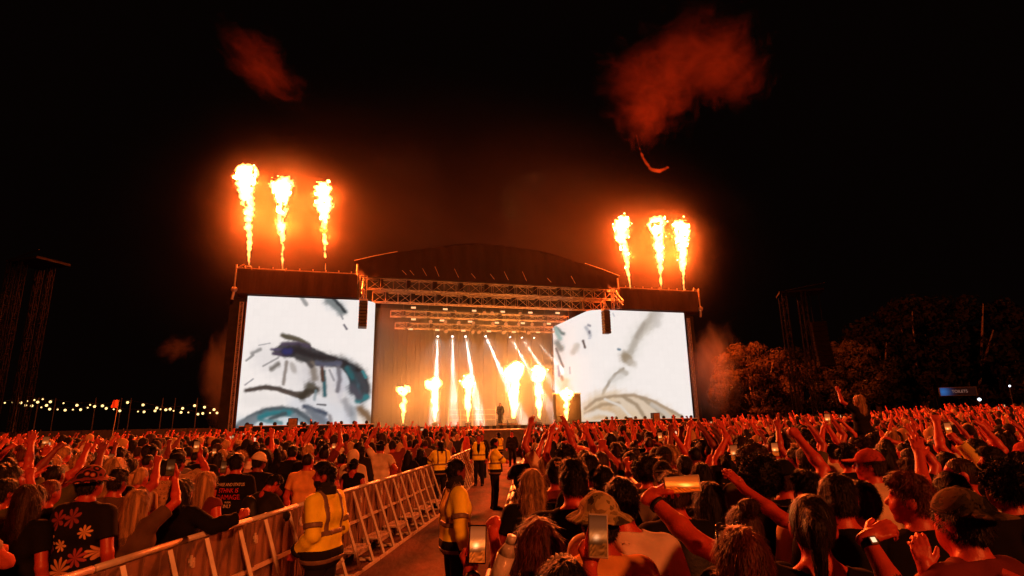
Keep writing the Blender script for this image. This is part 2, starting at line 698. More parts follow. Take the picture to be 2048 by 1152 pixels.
        w1, w2 = Wob(self.seed * 3 + 1, .16, .40, 7, (1, 1, .7)), Wob(self.seed * 3 + 2, .06, .14, 7, (1, 1, .6))
        amp = {'tee': 1.0, 'tank': .6, 'long': 1.0, 'hoodie': 1.2, 'jacket': 1.3}[kind]
        d = d + amp * (.0055 * w1(P) + .0022 * w2(P))
        # hem, neck opening
        hem = {'tee': .84, 'tank': .90, 'long': .84, 'hoodie': .86, 'jacket': .80}[kind]
        c = np.array(self.L((0, 0, hem)))
        d = np.maximum(d, -((P - f4(c)) @ f4(self.Rl @ np.array([0, 0, 1.0]))))
        q = (P - f4(self.piv)) @ f4(self.Rl) + f4((0, -.005, 1.53))
        if kind != 'jacket':
            r = {'tee': .066, 'tank': .105, 'long': .066, 'hoodie': .075}[kind]
            ring = np.sqrt(q[:, 0] ** 2 + (q[:, 1] + .012) ** 2) - .092
            d = np.maximum(d, -np.maximum(ring, ({'hoodie': 1.535, 'tank': 1.50}.get(kind, 1.488) - .35 * q[:, 1]) - q[:, 2]))
            d = np.maximum(d, -caps(q, (0, .012, 1.47 if kind != 'tank' else 1.43), (0, .05, 1.66), r, r * 1.4))
        return d

    def d_trousers(self, P, g=.016):
        d = smin(caps(P, (-.075 * self.bw, 0, .95), (.075 * self.bw, 0, .95), .118 + g), self.legd(P, g), .03)
        d = np.maximum(d, P[:, 2] - 1.0)
        return d + .006 * Wob(5, .10, .3)(P)

    def bounds(self):
        pts = np.array([(-.3, -.3, -.02), (.3, .3, 1.8)] + [x for a in self.arms for x in (a[2] - .12, a[2] + .12, a[3] - .24, a[3] + .24)] + [self.piv - .28, self.piv + .30])
        if self.sit: pts = np.vstack([pts, [(0, .7, .3)]])
        return pts.min(0), pts.max(0)


def sdf_mesh(name, f, lo, hi, h):
    V, Q = nets(f, lo, hi, h)
    return mesh_np(name, V, Q)


# ---- hair and hats, in the space of an unturned head (crown at z = 1.754)
def hair_field(kind):
    w1, w2 = Wob(31, .03, .08, 8), Wob(32, .012, .03, 8)
    strand = Wob(33, .015, .05, 9, (1, 1, .12))
    wave = Wob(34, .05, .14, 8, (1, 1, .6))

    def face_cut(P, a=.038, sl=1.05):
        return P[:, 1] - a - sl * np.maximum(P[:, 2] - 1.662, -.06)

    def f(P):
        cap = ell(P, (0, -.002, 1.655), (.085, .107, .114))
        if kind == 'buzz':
            d = np.maximum(ell(P, (0, .003, 1.652), (.0785, .0995, .1065)), face_cut(P))
            return np.maximum(d, 1.585 - P[:, 2])
        if kind == 'short':
            d = cap + .004 * w1(P) + .002 * w2(P)
            d = np.maximum(d, face_cut(P))
            side = np.maximum(1.60 - P[:, 2], np.abs(P[:, 1]) * 0 - 9)
            nape = np.where(P[:, 1] < -.02, 1.572 - P[:, 2], 1.625 - P[:, 2])
            return np.maximum(d, np.maximum(nape, side * 0 - 9))
        if kind == 'quiff':
            d = smin(cap + .003, ell(P, (0, .035, 1.745), (.066, .078, .040)), .03)
            d = d + .005 * w1(P) + .003 * w2(P)
            d = np.maximum(d, face_cut(P, .050))
            thin = ell(P, (0, .0, 1.652), (.080, .101, .107))
            d = np.where(P[:, 2] < 1.665, np.maximum(thin, d), d)
            return np.maximum(d, np.where(P[:, 1] < -.02, 1.580 - P[:, 2], 1.63 - P[:, 2]))
        if kind == 'curly':
            d = ell(P, (0, -.010, 1.672), (.105, .122, .122)) + .010 * w1(P) + .005 * w2(P)
            d = np.maximum(d, face_cut(P, .050))
            return np.maximum(d, 1.585 - P[:, 2])
        if kind == 'afro':
            d = ell(P, (0, -.015, 1.690), (.135, .145, .142)) + .009 * w1(P) + .006 * w2(P)
            d = np.maximum(d, face_cut(P, .056, .9))
            return np.maximum(d, 1.585 - P[:, 2])
        if kind in ('long', 'long_wavy'):
            d = ell(P, (0, -.006, 1.655), (.090, .110, .116))
            back = ell(P, (0, -.075, 1.50), (.105, .060, .23))
            d = smin(d, back, .05)
            for s in (-1, 1):
                d = smin(d, caps(P, (s * .075, .0, 1.63), (s * .098, -.02, 1.40), .030, .034), .03)
            d = d + (.0045 * strand(P) if kind == 'long' else .008 * wave(P) + .004 * strand(P))
            d = np.maximum(d, np.where(P[:, 2] > 1.60, face_cut(P, .040), P[:, 1] - .035))
            d = np.maximum(d, -caps(P, (0, .08, 1.50), (0, .10, 1.60), .075))
            return np.maximum(d, 1.31 + .02 * w1(P) - P[:, 2])
        if kind == 'bob':
            d = ell(P, (0, -.010, 1.640), (.100, .115, .130)) + .004 * strand(P)
            d = np.maximum(d, np.where(P[:, 2] > 1.60, face_cut(P, .040), P[:, 1] - .045))
            d = np.maximum(d, -caps(P, (0, .09, 1.50), (0, .11, 1.60), .078))
            return np.maximum(d, 1.525 + .006 * w1(P) - P[:, 2])
        if kind == 'ponytail':
            d = ell(P, (0, -.002, 1.655), (.083, .105, .112)) + .002 * strand(P)
            d = np.maximum(d, face_cut(P))
            d = np.maximum(d, np.where(P[:, 1] < -.02, 1.575 - P[:, 2], 1.63 - P[:, 2]))
            t = smin(caps(P, (0, -.10, 1.705), (0, -.155, 1.66), .026, .034), caps(P, (0, -.155, 1.66), (0, -.125, 1.42), .036, .014), .03)
            return smin(d, t + .004 * strand(P), .012)
        if kind == 'bun':
            d = ell(P, (0, -.002, 1.655), (.083, .105, .112)) + .002 * strand(P)
            d = np.maximum(d, face_cut(P))
            d = np.maximum(d, np.where(P[:, 1] < -.02, 1.575 - P[:, 2], 1.63 - P[:, 2]))
            return smin(d, ell(P, (0, -.075, 1.765), (.050, .050, .046)) + .006 * w1(P) + .003 * w2(P), .012)
        if kind == 'beard':
            d = ell(P, (0, .036, 1.585), (.068, .076, .070)) + .003 * w2(P)
            d = np.maximum(d, P[:, 2] - 1.612 + .25 * np.abs(P[:, 1] - .03) - .35 * np.abs(P[:, 0]))
            d = np.maximum(d, .0 - P[:, 1])
            return np.maximum(d, -caps(P, (-.016, .10, 1.584), (.016, .10, 1.584), .010))
        if kind in ('cap', 'cap_back'):
            sg = 1 if kind == 'cap' else -1
            d = ell(P, (0, 0, 1.668), (.090, .111, .106))
            d = np.maximum(d, 1.672 - .10 * sg * P[:, 1] - P[:, 2])
            q = P.copy()
            q[:, 2] += 2.2 * q[:, 0] ** 2
            br = np.maximum(np.sqrt((q[:, 0] / .082) ** 2 + ((q[:, 1] - sg * .125) / .078) ** 2) * .078 - .078, np.abs(q[:, 2] - 1.690 + .12 * (sg * q[:, 1] - .1)) - .005)
            d = smin(d, np.maximum(br, .085 - sg * q[:, 1]), .006)
            return smin(d, ell(P, (0, 0, 1.775), (.010, .010, .006)), .004)
        if kind == 'bucket':
            d = ell(P, (0, 0, 1.675), (.098, .116, .110)) + .003 * w1(P)
            d = np.maximum(d, 1.675 - P[:, 2])
            r = np.sqrt((P[:, 0] / .88) ** 2 + P[:, 1] ** 2)
            br = np.maximum(np.abs(P[:, 2] - 1.690 + .45 * (r - .110) + .008 * wave(P)) - .005, np.abs(r - .140) - .038)
            return smin(d, br, .012)
        if kind == 'beanie':
            d = ell(P, (0, -.006, 1.672), (.091, .112, .112)) + .0015 * strand(P)
            d = np.maximum(d, 1.655 - .25 * P[:, 1] - P[:, 2])
            b = np.maximum(np.abs(ell(P, (0, -.004, 1.665), (.091, .112, .118))) - .008, np.abs(P[:, 2] - 1.672 + .25 * P[:, 1]) - .022)
            return smin(d, b, .008)
        if kind == 'hood':
            d = ell(P, (0, -.012, 1.645), (.108, .132, .140)) + .004 * wave(P)
            d = smin(d, caps(P, (0, -.05, 1.55), (0, -.03, 1.46), .085, .12), .05)
            d = np.maximum(d, -ell(P, (0, .06, 1.640), (.088, .13, .115)))
            return np.maximum(d, 1.44 - P[:, 2])
        raise KeyError(kind)
    return f


_hair_cache = {}
STRANDS = {'buzz': (2600, .006, .9, .0010), 'short': (3000, .020, .38, .0016), 'quiff': (3000, .022, .40, .0016), 'curly': (3600, .030, .85, .0016), 'afro': (4200, .024, .95, .0015), 'long': (3000, .060, .10, .0017), 'long_wavy': (3200, .055, .22, .0017), 'bob': (2600, .045, .12, .0017),
           'ponytail': (2000, .030, .14, .0014), 'bun': (2000, .028, .18, .0014), 'beard': (1200, .010, .5, .0012)}


def with_strands(V, Q, kind, near):
    """loose ends of hair over the hair's surface: thin tapering triangles that follow the fall of the hair"""
    if kind not in STRANDS: return V, Q, None
    n, ln, out, w = STRANDS[kind]
    n = int(n * (1.6 if near else 1))
    g = np.random.default_rng(len(kind) * 7)
    fn = np.cross(V[Q[:, 1]] - V[Q[:, 0]], V[Q[:, 3]] - V[Q[:, 0]])
    k = g.choice(len(Q), n, p=np.linalg.norm(fn, axis=1) / np.linalg.norm(fn, axis=1).sum())
    p = V[Q[k]].mean(1) + g.normal(0, .002, (n, 3))
    nr = fn[k] / np.maximum(np.linalg.norm(fn[k], axis=1), 1e-9)[:, None]
    crown = np.array([0, -.02, 1.765])
    fl = (p - crown) * [1, 1, .4] + [0, 0, -.5 * ln / .02 * .05]
    if kind in ('long', 'long_wavy', 'bob', 'ponytail', 'beard'): fl = fl * .3 + [0, 0, -.12]
    fl = fl - nr * (fl * nr).sum(1)[:, None]
    fl /= np.maximum(np.linalg.norm(fl, axis=1), 1e-6)[:, None]
    d = fl * (1 - out) + nr * out + g.normal(0, .16, (n, 3))
    d /= np.linalg.norm(d, axis=1)[:, None]
    L = ln * g.uniform(.5, 1.5, n)[:, None]
    sd = np.cross(d, nr)
    sd /= np.maximum(np.linalg.norm(sd, axis=1), 1e-6)[:, None]
    a = p - nr * .003
    m = a + d * L * .55
    e = m + (d * .8 + [0, 0, -.25]) * L * .5
    ww = w * g.uniform(.6, 1.3, n)[:, None]
    S = np.stack([a - sd * ww, a + sd * ww, m + sd * ww * .7, m - sd * ww * .7, e], 1).reshape(-1, 3)
    o = len(V) + np.arange(n) * 5
    Q2 = np.stack([o, o + 1, o + 2, o + 3], 1)
    T = np.stack([o + 3, o + 2, o + 4], 1)
    return np.concatenate([V, S]), np.concatenate([Q, Q2]), T


def hair_mesh(kind, h=None):
    near = h is None
    h = h or (.0075 if kind not in ('cap', 'cap_back', 'bucket', 'beard') else .006)
    if (kind, h) not in _hair_cache:
        z0 = {'long': 1.24, 'long_wavy': 1.24, 'ponytail': 1.36, 'hood': 1.38, 'bob': 1.48, 'beard': 1.48}.get(kind, 1.55)
        V, Q = nets(hair_field(kind), (-.21, -.27, z0), (.21, .24, 1.90), h)
        V, Q, T = with_strands(V, Q, kind, near)
        _hair_cache[(kind, h)] = mesh_np('hair_' + kind, V, Q, True, T)
    return _hair_cache[(kind, h)]


# ------------------------------------------------------------------ palette
M_ground = mat('trodden_ground', (0.030, 0.017, 0.012), .95, .55, .9, .5, 30)
M_mat = mat('pit_matting', (0.085, 0.022, 0.014), .9, .5, 2.2, .9, 14, stretch=(1, .35, 1))
M_alu = mat('aluminium', (0.66, 0.58, 0.50), .42, .12, 8, .05, 40, metal=.15, spec=.6)
M_sheet = mat('barrier_sheet', (0.26, 0.15, 0.10), .55, .3, 3, .15, 12, metal=.3)
M_tread = mat('tread_plate', (0.50, 0.44, 0.40), .5, .2, 14, .6, 55, metal=.5)
M_truss = mat('truss_metal', (0.34, 0.26, 0.21), .45, .2, 5, 0, metal=.2)
M_truss_in = mat('truss_metal_shaded', (0.26, 0.21, 0.18), .5, .2, 5, 0, metal=.2)  # darker copy of the truss metal, shade of the stage interior put into its colour
M_black = mat('black_cloth', (0.016, 0.013, 0.012), .9, .3, 2.0, .3, 10)
M_dark = mat('black_paint', (0.022, 0.020, 0.020), .5, .3, 6, .1, 30)
M_fascia = mat('fascia_cloth', (0.052, 0.028, 0.020), .9, .35, .8, .35, 3, stretch=(1, 1, .25))
M_roof = mat('roof_cloth', (0.012, 0.005, 0.004), .9, .45, .5, .25, 1.6, stretch=(1, 1, .3))
M_back = mat('back_cloth', (0.018, 0.020, 0.019), .95, .25, .6, .3, 4, stretch=(1, 1, .2))
M_deck = mat('stage_deck', (0.09, 0.075, 0.065), .45, .3, 3, .1, 20)
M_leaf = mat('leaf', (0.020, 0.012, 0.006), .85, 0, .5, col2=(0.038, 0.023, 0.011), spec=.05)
M_leafd = mat('leaf_unlit', (0.0028, 0.003, 0.0018), .8, 0, .9, col2=(0.006, 0.006, 0.0035), spec=.05)  # leaf colour darkened to stand in for missing light on far trees
M_faint = mat('unlit_black_steel', (0.0035, 0.003, 0.0025), .9, .3, 6, spec=.02)  # near-black colour stands in for steel that little light reaches
M_leafm = mat('leaf_half_lit', (0.010, 0.008, 0.004), .75, 0, 1.0, col2=(0.020, 0.015, 0.007), spec=.1)  # leaf colour toned down to stand in for weaker light
M_bark = mat('bark', (0.07, 0.05, 0.035), .9, .4, 6, .5, 30)
M_strobe = emat('strobe_face', (1.0, 0.50, 0.24), 1.5)
M_lensdim = emat('dim_lens', (0.75, 0.24, 0.08), .38)
M_lenswhite = emat('white_lens', (1.0, 0.95, 0.88), 9)
M_led = emat('indicator', (1.0, 0.62, 0.36), 1.4)
M_bulb = emat('warm_bulb', (1.0, 0.66, 0.24), 2.2)
M_bulbw = emat('white_bulb', (0.75, 0.85, 1.0), 3)
M_flag = mat('red_flag', (0.5, 0.10, 0.05), .8, .2, 4)
M_pic = picture_mat('screen_picture', 1.1)
M_phonepic = picture_mat('phone_picture', 1.0)
M_flame = vol_mat('flame', (1, 1, 1), 0.0, 0, (1.0, .36, .085), 17.0)
M_flame2 = vol_mat('stage_flame', (1, 1, 1), 0.0, 0, (1.0, .42, .10), 20.0)
FLAME_COL = (1.0, .105, .011)
STAGE_FIRE_COL = (1.0, .27, .034)

# ------------------------------------------------------------------ ground, matting in the pit
gx = np.concatenate([np.linspace(-400, -60, 12), np.arange(-54, 55, 3.0), np.linspace(60, 400, 12)])
gy = np.concatenate([np.array([-60, -30, -12]), np.arange(-6, 70, 2.0), np.linspace(80, 600, 12)])
GX, GY = np.meshgrid(gx, gy, indexing='ij')
V = np.stack([GX.ravel(), GY.ravel(), ground_z(GX.ravel(), GY.ravel())], 1)
ny = len(gy)
i, j = np.meshgrid(np.arange(len(gx) - 1), np.arange(ny - 1), indexing='ij')
a = (i * ny + j).ravel()
Q = np.stack([a, a + ny, a + ny + 1, a + 1], 1)
me = mesh_np('ground', V, Q)
me.materials.append(M_ground)
tag(link(D.objects.new('ground', me)), kind='structure')

BAR = [(-3.16, 3.4), (-3.02, 5.6), (-2.66, 9.5), (-2.12, 15.7), (-1.95, 21.0), (-1.80, 27.0)]
RBAR = [(-.16, 3.2), (-.12, 5.2), (-.03, 9.0), (.12, 14.0), (.45, 20.0), (.9, 26.0)]


def line_x(L, y):
    return float(np.interp(y, [p[1] for p in L], [p[0] for p in L]))


mb = MB()
ys = np.linspace(2.0, 37.0, 36)
V = [(x, y, .004 + .006 * math.sin(3 * y + x)) for y in ys for x in np.linspace(line_x(BAR, y) - .1, line_x(RBAR, y) + .1, 6)]
Q = [(r * 6 + c, r * 6 + c + 1, r * 6 + c + 7, r * 6 + c + 6) for r in range(35) for c in range(5)]
me = mesh_np('pit_path', np.array(V) + (0, 0, .012), Q)
me.materials.append(M_mat)
tag(link(D.objects.new('path', me)), kind='structure')


# ------------------------------------------------------------------ crowd barrier panels
def barrier_meshes(w=1.08):
    h = w / 2 - .012
    r = {}
    m = MB().tube((-h, 0, 1.13), (h, 0, 1.13), .027, 10)
    m.tube((-h, -.055, 1.115), (h, -.055, 1.115), .018, 8)
    r['top_rail'] = m.mesh('top_rail', M_alu, True)
    m = MB().box((-h, -.012, .12), (h, 0, 1.10))
    for k in range(5):
        x = -h + (k + .5) * 2 * h / 5
        m.box((x - .018, 0, .12), (x + .018, .014, 1.10))
    r['sheet'] = m.mesh('sheet', M_sheet)
    r['mid_rail'] = MB().box((-h, .012, .60), (h, .05, .64)).mesh('mid_rail', M_alu)
    for n, x in (('brace', -w * .26), ('brace.001', w * .26)):
        m = MB()
        a, b = Vector((x, .02, 1.09)), Vector((x, .40, .05))
        m.tube(a, b, .026, 4)
        r[n] = m.mesh('brace', M_alu)
    r['foot_bar'] = MB().box((-h, .385, .02), (h, .425, .06)).box((-h, .0, .02), (-h + .05, .385, .05)).box((h - .05, .0, .02), (h, .385, .05)).mesh('foot_bar', M_alu)
    m = MB().box((-h * .62, .03, .285), (h * .62, .33, .305))
    for k in range(6):
        m.box((-h * .6, .05 + k * .045, .305), (h * .6, .068 + k * .045, .310))
    m.box((-h * .6, .05, .20), (h * .6, .065, .285)).box((-h * .6, .30, .22), (h * .6, .315, .285))
    r['step_plate'] = m.mesh('step_plate', M_tread)
    m = MB().box((h - .06, .014, .93), (h + .03, .05, .96)).box((h - .05, .014, .88), (h - .02, .06, .93)).tube((h, .05, .90), (h, .05, .99), .012, 6)
    r['latch'] = m.mesh('latch', M_alu)
    r['edge_post'] = MB().box((-h, .0005, .05), (-h + .045, .045, 1.10)).mesh('edge_post', M_sheet)
    r['edge_post.001'] = MB().box((h - .045, .0005, .05), (h, .045, 1.10)).mesh('edge_post', M_sheet)
    return r


BM = barrier_meshes()
ORD = ['nearest', 'second', 'third', 'fourth', 'fifth', 'sixth', 'seventh', 'eighth', 'ninth', 'tenth', 'eleventh', 'twelfth', 'thirteenth', 'fourteenth', 'fifteenth', 'sixteenth', 'seventeenth',
       'eighteenth', 'nineteenth', 'twentieth', 'twenty-first', 'twenty-second', 'twenty-third', 'twenty-fourth', 'twenty-fifth', 'twenty-sixth', 'twenty-seventh', 'twenty-eighth']


def barrier_line(L, side, where, group):
    y, k = L[0][1], 0
    while y < L[-1][1] - .5:
        x = line_x(L, y)
        x2 = line_x(L, y + 1.0)
        y2 = y + 1.09 / math.hypot(1, x2 - x)
        x2 = line_x(L, y2)
        ang = math.atan2(y2 - y, x2 - x)
        c = ((x + x2) / 2, (y + y2) / 2)
        rz = ang + (0 if side < 0 else math.pi)
        if side < 0: rz += math.pi
        o = empty('crowd_barrier', (c[0], c[1], ground_z(*c)), rz)
        tag(o, f'aluminium barrier panel, {ORD[k]} towards the stage in the row {where}', 'crowd barrier', group)
        for n, me in BM.items():
            link(D.objects.new(n.split('.')[0], me), o)
        y, k = y2, k + 1


# local +y (braces, step) points into the pit
barrier_line(BAR, -1, 'beside the yellow guards', 'crowd barriers along the guards side of the pit')
barrier_line(RBAR, 1, 'opposite the yellow guards', 'crowd barriers along the phone side of the pit')

# ------------------------------------------------------------------ the stage
stage = empty('concert_stage', S0, STAGE_ROT)
tag(stage, 'open-air concert stage with black arched roof, dark back cloth and smoke between two video screens', 'stage')
MB().box((9.0, 2.0, 0), (27.0, 14.0, 2.02)).build('stage_deck', M_deck, stage)
mb = MB()
for k in range(30):
    x = 9.05 + k * .6
    mb.box((x, 1.93, .1), (x + .3, 1.99, 2.0))
mb.build('front_skirt', M_black, stage)
mb = MB()
for k in range(46):
    x = 8.0 + k * .44
    mb.box((x, 14.0 + .06 * math.sin(k * 2.1), 0), (x + .42, 14.1 + .06 * math.sin(k * 2.1), 13.8))
mb.build('back_cloth', M_back, stage)
for s, x0 in ((-1, 7.9), (1, 28.5)):
    mb = MB()
    for k in range(9):
        y = 9.2 + k * .56
        mb.box((x0 + .04 * math.sin(k * 2), y, 0), (x0 + .1 + .04 * math.sin(k * 2), y + .53, 13.8))
    mb.build('side_cloth', M_black, stage)


def arch(s):
    t = (s - 18.7) / 11.4
    return 14.72 + 2.2 * max(0, 1 - abs(t) ** 1.7)


mb = MB()
N, ND = 40, 14
for sd, dz in ((0, 0), (1, -.12)):
    V = []
    for q in range(ND + 1):
        d = .6 + q * 1.05
        for k in range(N + 1):
            s = 7.3 + k * 22.75 / N
            V.append((s, d, arch(s) + dz + .10 * math.sin(d * 1.4) * math.sin(k * .5) - .10 * abs(math.sin(q * math.pi / 3.5)) - .04 * q))
    Fs = [(q * (N + 1) + k, q * (N + 1) + k + 1, (q + 1) * (N + 1) + k + 1, (q + 1) * (N + 1) + k) for q in range(ND) for k in range(N)]
    mb.add(V, Fs if sd == 0 else [f[::-1] for f in Fs])
mb.build('roof', M_roof, stage, True)
mb = MB()
V = []
for k in range(81):
    s = 7.4 + k * 22.55 / 80
    for q in range(7):
        f = q / 6
        V.append((s, .62 + .10 * math.sin(k * 1.7 + q * .4) + .5 * math.sin(f * math.pi) * .5, 13.55 + (arch(s) - 13.60) * f))
Fs = [(k * 7 + q, (k + 1) * 7 + q, (k + 1) * 7 + q + 1, k * 7 + q + 1) for k in range(80) for q in range(6)]
mb.add(V, Fs)
mb.build('roof_front_cloth', M_roof, stage, True)
# bright edge pipes of the roof
MB().path([(7.3, .5, 14.76), (9, .5, arch(9) + .03), (10.6, .5, arch(10.6) + .03)], .03, 6).build('roof_edge_pipe', M_truss, stage)
MB().path([(26.8, .5, arch(26.8) + .03), (28.4, .5, arch(28.4) + .03), (30.05, .5, 14.76)], .03, 6).build('roof_edge_pipe', M_truss, stage)
for s in (7.55, 29.85):
    MB().tube((s, .55, 14.5), (s + .05, .5, 13.2), .07, 6).tube((s + .05, .5, 13.2), (s, .5, 12.9), .10, 6).build('roof_strut', M_truss, stage)
# gusset straps on the front cloth
for s in (11.0, 11.6, 12.6, 13.6, 15.2, 16.6, 18.2, 19.4, 21.0, 23.2, 25.4):
    MB().tube((s, .42, 14.4 + .25 * math.sin(s)), (s + .34, .38, 13.8), .018, 5).build('roof_strap', M_truss, stage)


# ---- lattice trusses
def truss(s0, s1, d, z, w=.55, hgt=.75, bay=1.05, r=.036, rd=.022, axis=0):
    m = MB()
    L = s1 - s0
    n = max(1, round(L / bay))

    def p(t, a, b):
        return {0: (s0 + t, d + a, z + b), 2: (s0 + a, d + b, z + t), 1: (s0 + b, d + t, z + a)}[axis]
    if axis != 0:
        L = s1
        n = max(1, round(L / bay))
    cor = [(-w / 2, -hgt / 2), (w / 2, -hgt / 2), (w / 2, hgt / 2), (-w / 2, hgt / 2)]
    for a, b in cor:
        m.tube(p(0, a, b), p(L, a, b), r, 6)
    for k in range(n + 1):
        t = L * k / n
        for (a, b), (c, e) in zip(cor, cor[1:] + cor[:1]):
            m.tube(p(t, a, b), p(t, c, e), rd, 5)
        if k < n:
            t2 = L * (k + 1) / n
            for q, ((a, b), (c, e)) in enumerate(zip(cor, cor[1:] + cor[:1])):
                if (k + q) % 2: m.tube(p(t, a, b), p(t2, c, e), rd, 5)
                else: m.tube(p(t, c, e), p(t2, a, b), rd, 5)
    return m


TR = [  # s0, s1, d, z, what
    (8.4, 30.4, 2.4, 13.40, 'upper front lattice truss under the roof edge, orange lit'),
    (8.9, 29.6, 3.4, 12.55, 'deep lattice truss below the roof edge with hanging chain motors'),
    (10.6, 27.2, 6.2, 11.75, 'lower lattice truss carrying strobe panels over the stage'),
    (11.2, 26.6, 8.6, 11.10, 'rear lattice truss carrying the white beam lights'),
]
for s0, s1, d, z, lab in TR:
    o = tag(empty('lighting_truss', S0, STAGE_ROT), lab, 'truss', 'lattice trusses over the stage')
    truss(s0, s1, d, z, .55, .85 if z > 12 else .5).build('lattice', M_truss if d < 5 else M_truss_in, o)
    n = int((s1 - s0) / 2.2)
    for k in range(n):
        s = s0 + 1.1 + k * 2.2
        MB().box((s - .17, d - .22, z - .30), (s + .17, d + .22, z + .38)).tube((s, d, z + .37), (s, d, z + 1.2), .02, 5).build('chain_motor', M_dark, o)
for s, ang, lab in ((8.05, -1, 'short lattice corner frame above the loudspeaker beside the screen with the dark brow'), (29.2, 1, 'short lattice corner frame above the loudspeaker beside the screen with tan folds')):
    o = tag(empty('truss_tower', S0, STAGE_ROT), lab, 'truss tower', 'truss towers at the stage corners')
    truss(s, 1.75, -.1, 11.6, .5, .5, .6, axis=2).build('lattice', M_truss, o)
    mb = MB()
    mb.tube((s, -.1, 13.2), (s + ang * .1, -1.4, 12.0), .06, 6).tube((s, .1, 12.9), (s + ang * .1, -1.3, 11.7), .05, 6).tube((s, -.1, 12.4), (s + ang * .1, -1.4, 11.9), .04, 6)
    mb.build('outrigger_arm', M_truss, o)


# ---- fittings on the trusses
def fixture(s, d, z, kind, k, lab, cat, group, aim=None):
    o = tag(empty({'strobe': 'strobe_light', 'wash': 'wash_light', 'beam': 'beam_light'}[kind], st(s, d, z), STAGE_ROT), lab, cat, group)
    MB().box((-.17, -.03, .16), (-.13, .03, .42)).box((.13, -.03, .16), (.17, .03, .42)).box((-.17, -.04, .42), (.17, .04, .47)).build('yoke', M_dark, o)
    if kind == 'strobe':
        MB().bevbox((-.23, -.06, .02), (.23, .14, .24), .02).build('housing', M_dark, o)
        MB().box((-.205, -.068, .05), (.205, -.062, .21)).build('lamp_face', M_strobe, o)
    elif kind == 'wash':
        MB().ball((0, .05, .15), .20, 12, 8, (1, .9, 1)).build('housing', M_dark, o, True)
        MB().tube((0, -.10, .12), (0, -.17, .10), .165, 14, .17).build('lamp_face', M_lensdim, o)
    else:
        dv = unit(aim)
        a = np.array([0, 0, .16])
        MB().tube(a - dv * .2, a + dv * .24, .13, 12, .10).build('housing', M_dark, o)
        MB().tube(a + dv * .245, a + dv * .26, .088, 12).build('lamp_face', M_lenswhite, o)
    return o


k = 0
strobe_px = [(308, 207, 7), (535, 218, 7), (742, 229, 7), (945, 236, 7), (1142, 242, 7), (1336, 245, 7), (308, 290, 8), (512, 298, 8), (712, 306, 8), (903, 314, 8), (1088, 317, 8), (1274, 321, 8),
             (288, 359, 9), (478, 366, 9), (664, 371, 9), (846, 375, 9), (1024, 379, 9), (1196, 380, 9)]
names = ['beyond the dark brow screen', 'second along', 'third along', 'fourth along', 'fifth along', 'last before the tan fold screen']
for k, (x, y, d) in enumerate(strobe_px):
    s, z = on_stage(740 + x / 3.6, 560 + y / 3.6, d)
    fixture(s, d - .5, z - .14, 'strobe', k, f'small orange strobe panel in the {["upper", "middle", "lowest"][k // 6]} row, {names[k % 6]}', 'stage light', 'strobe panels hung over the stage')
wash_px = [(430, 305), (535, 308), (632, 312), (735, 316), (875, 320), (968, 323), (1060, 323), (1155, 325), (1245, 325), (540, 376), (732, 380), (776, 381), (952, 383), (1128, 386), (400, 240), (604, 238), (815, 243), (870, 245), (1070, 250)]
for k, (x, y) in enumerate(wash_px):
    s, z = on_stage(740 + x / 3.6, 560 + y / 3.6, 8.2)
    row = 'middle' if y < 350 and y > 270 else ('lowest' if y > 350 else 'upper')
    fixture(s, 7.8, z - .12, 'wash', k, f'round dim orange wash light, {ORD[k]} of those hung over the stage, {row} row', 'stage light', 'wash lights hung over the stage')

beam_px = [((876, 668), (868, 840), 1.0), ((905, 668), (907, 800), .62), ((930, 668), (958, 830), .9), ((969, 668), (1024, 790), 1.1), ((1018, 670), (1100, 815), .75), ((1041, 671), (1135, 815), .6), ((1065, 672), (1150, 770), .3)]
for k, (a, b, pw) in enumerate(beam_px):
    s, z = on_stage(*a, 8.6)
    s2, z2 = on_stage(*b, 6.5)
    dv = np.array([s2 - s, -2.1, z2 - z])
    o = fixture(s, 8.6, z - .16, 'beam', k, f'moving light throwing a white beam, {ORD[k].replace("nearest", "first")} along the rear truss from the brow screen', 'stage light', 'white beam lights over the stage', dv)
    ld = D.lights.new('beam', 'SPOT')
    ld.energy = 470000 * pw
    ld.spot_size = R_(8.5)
    ld.spot_blend = .8
    ld.shadow_soft_size = .05
    ld.color = (1.0, .95, .88)
    lo = D.objects.new('lamp', ld)
    link(lo, o)
    lo.location = Vector((0, 0, .16)) + Vector(unit(dv)) * .30
    lo.rotation_euler = Vector(dv).to_track_quat('-Z', 'Y').to_euler()
    l2 = D.lights.new('added_fill_light', 'SPOT')  # extra wide lamp added to grey the upper stage smoke
    l2.energy = 800 * pw
    l2.spot_size = R_(110)
    l2.spot_blend = 1.0
    l2.shadow_soft_size = .1
    l2.color = (.74, .96, .88)
    o2 = link(D.objects.new('added_fill', l2), o)
    o2.location, o2.rotation_euler = lo.location, lo.rotation_euler


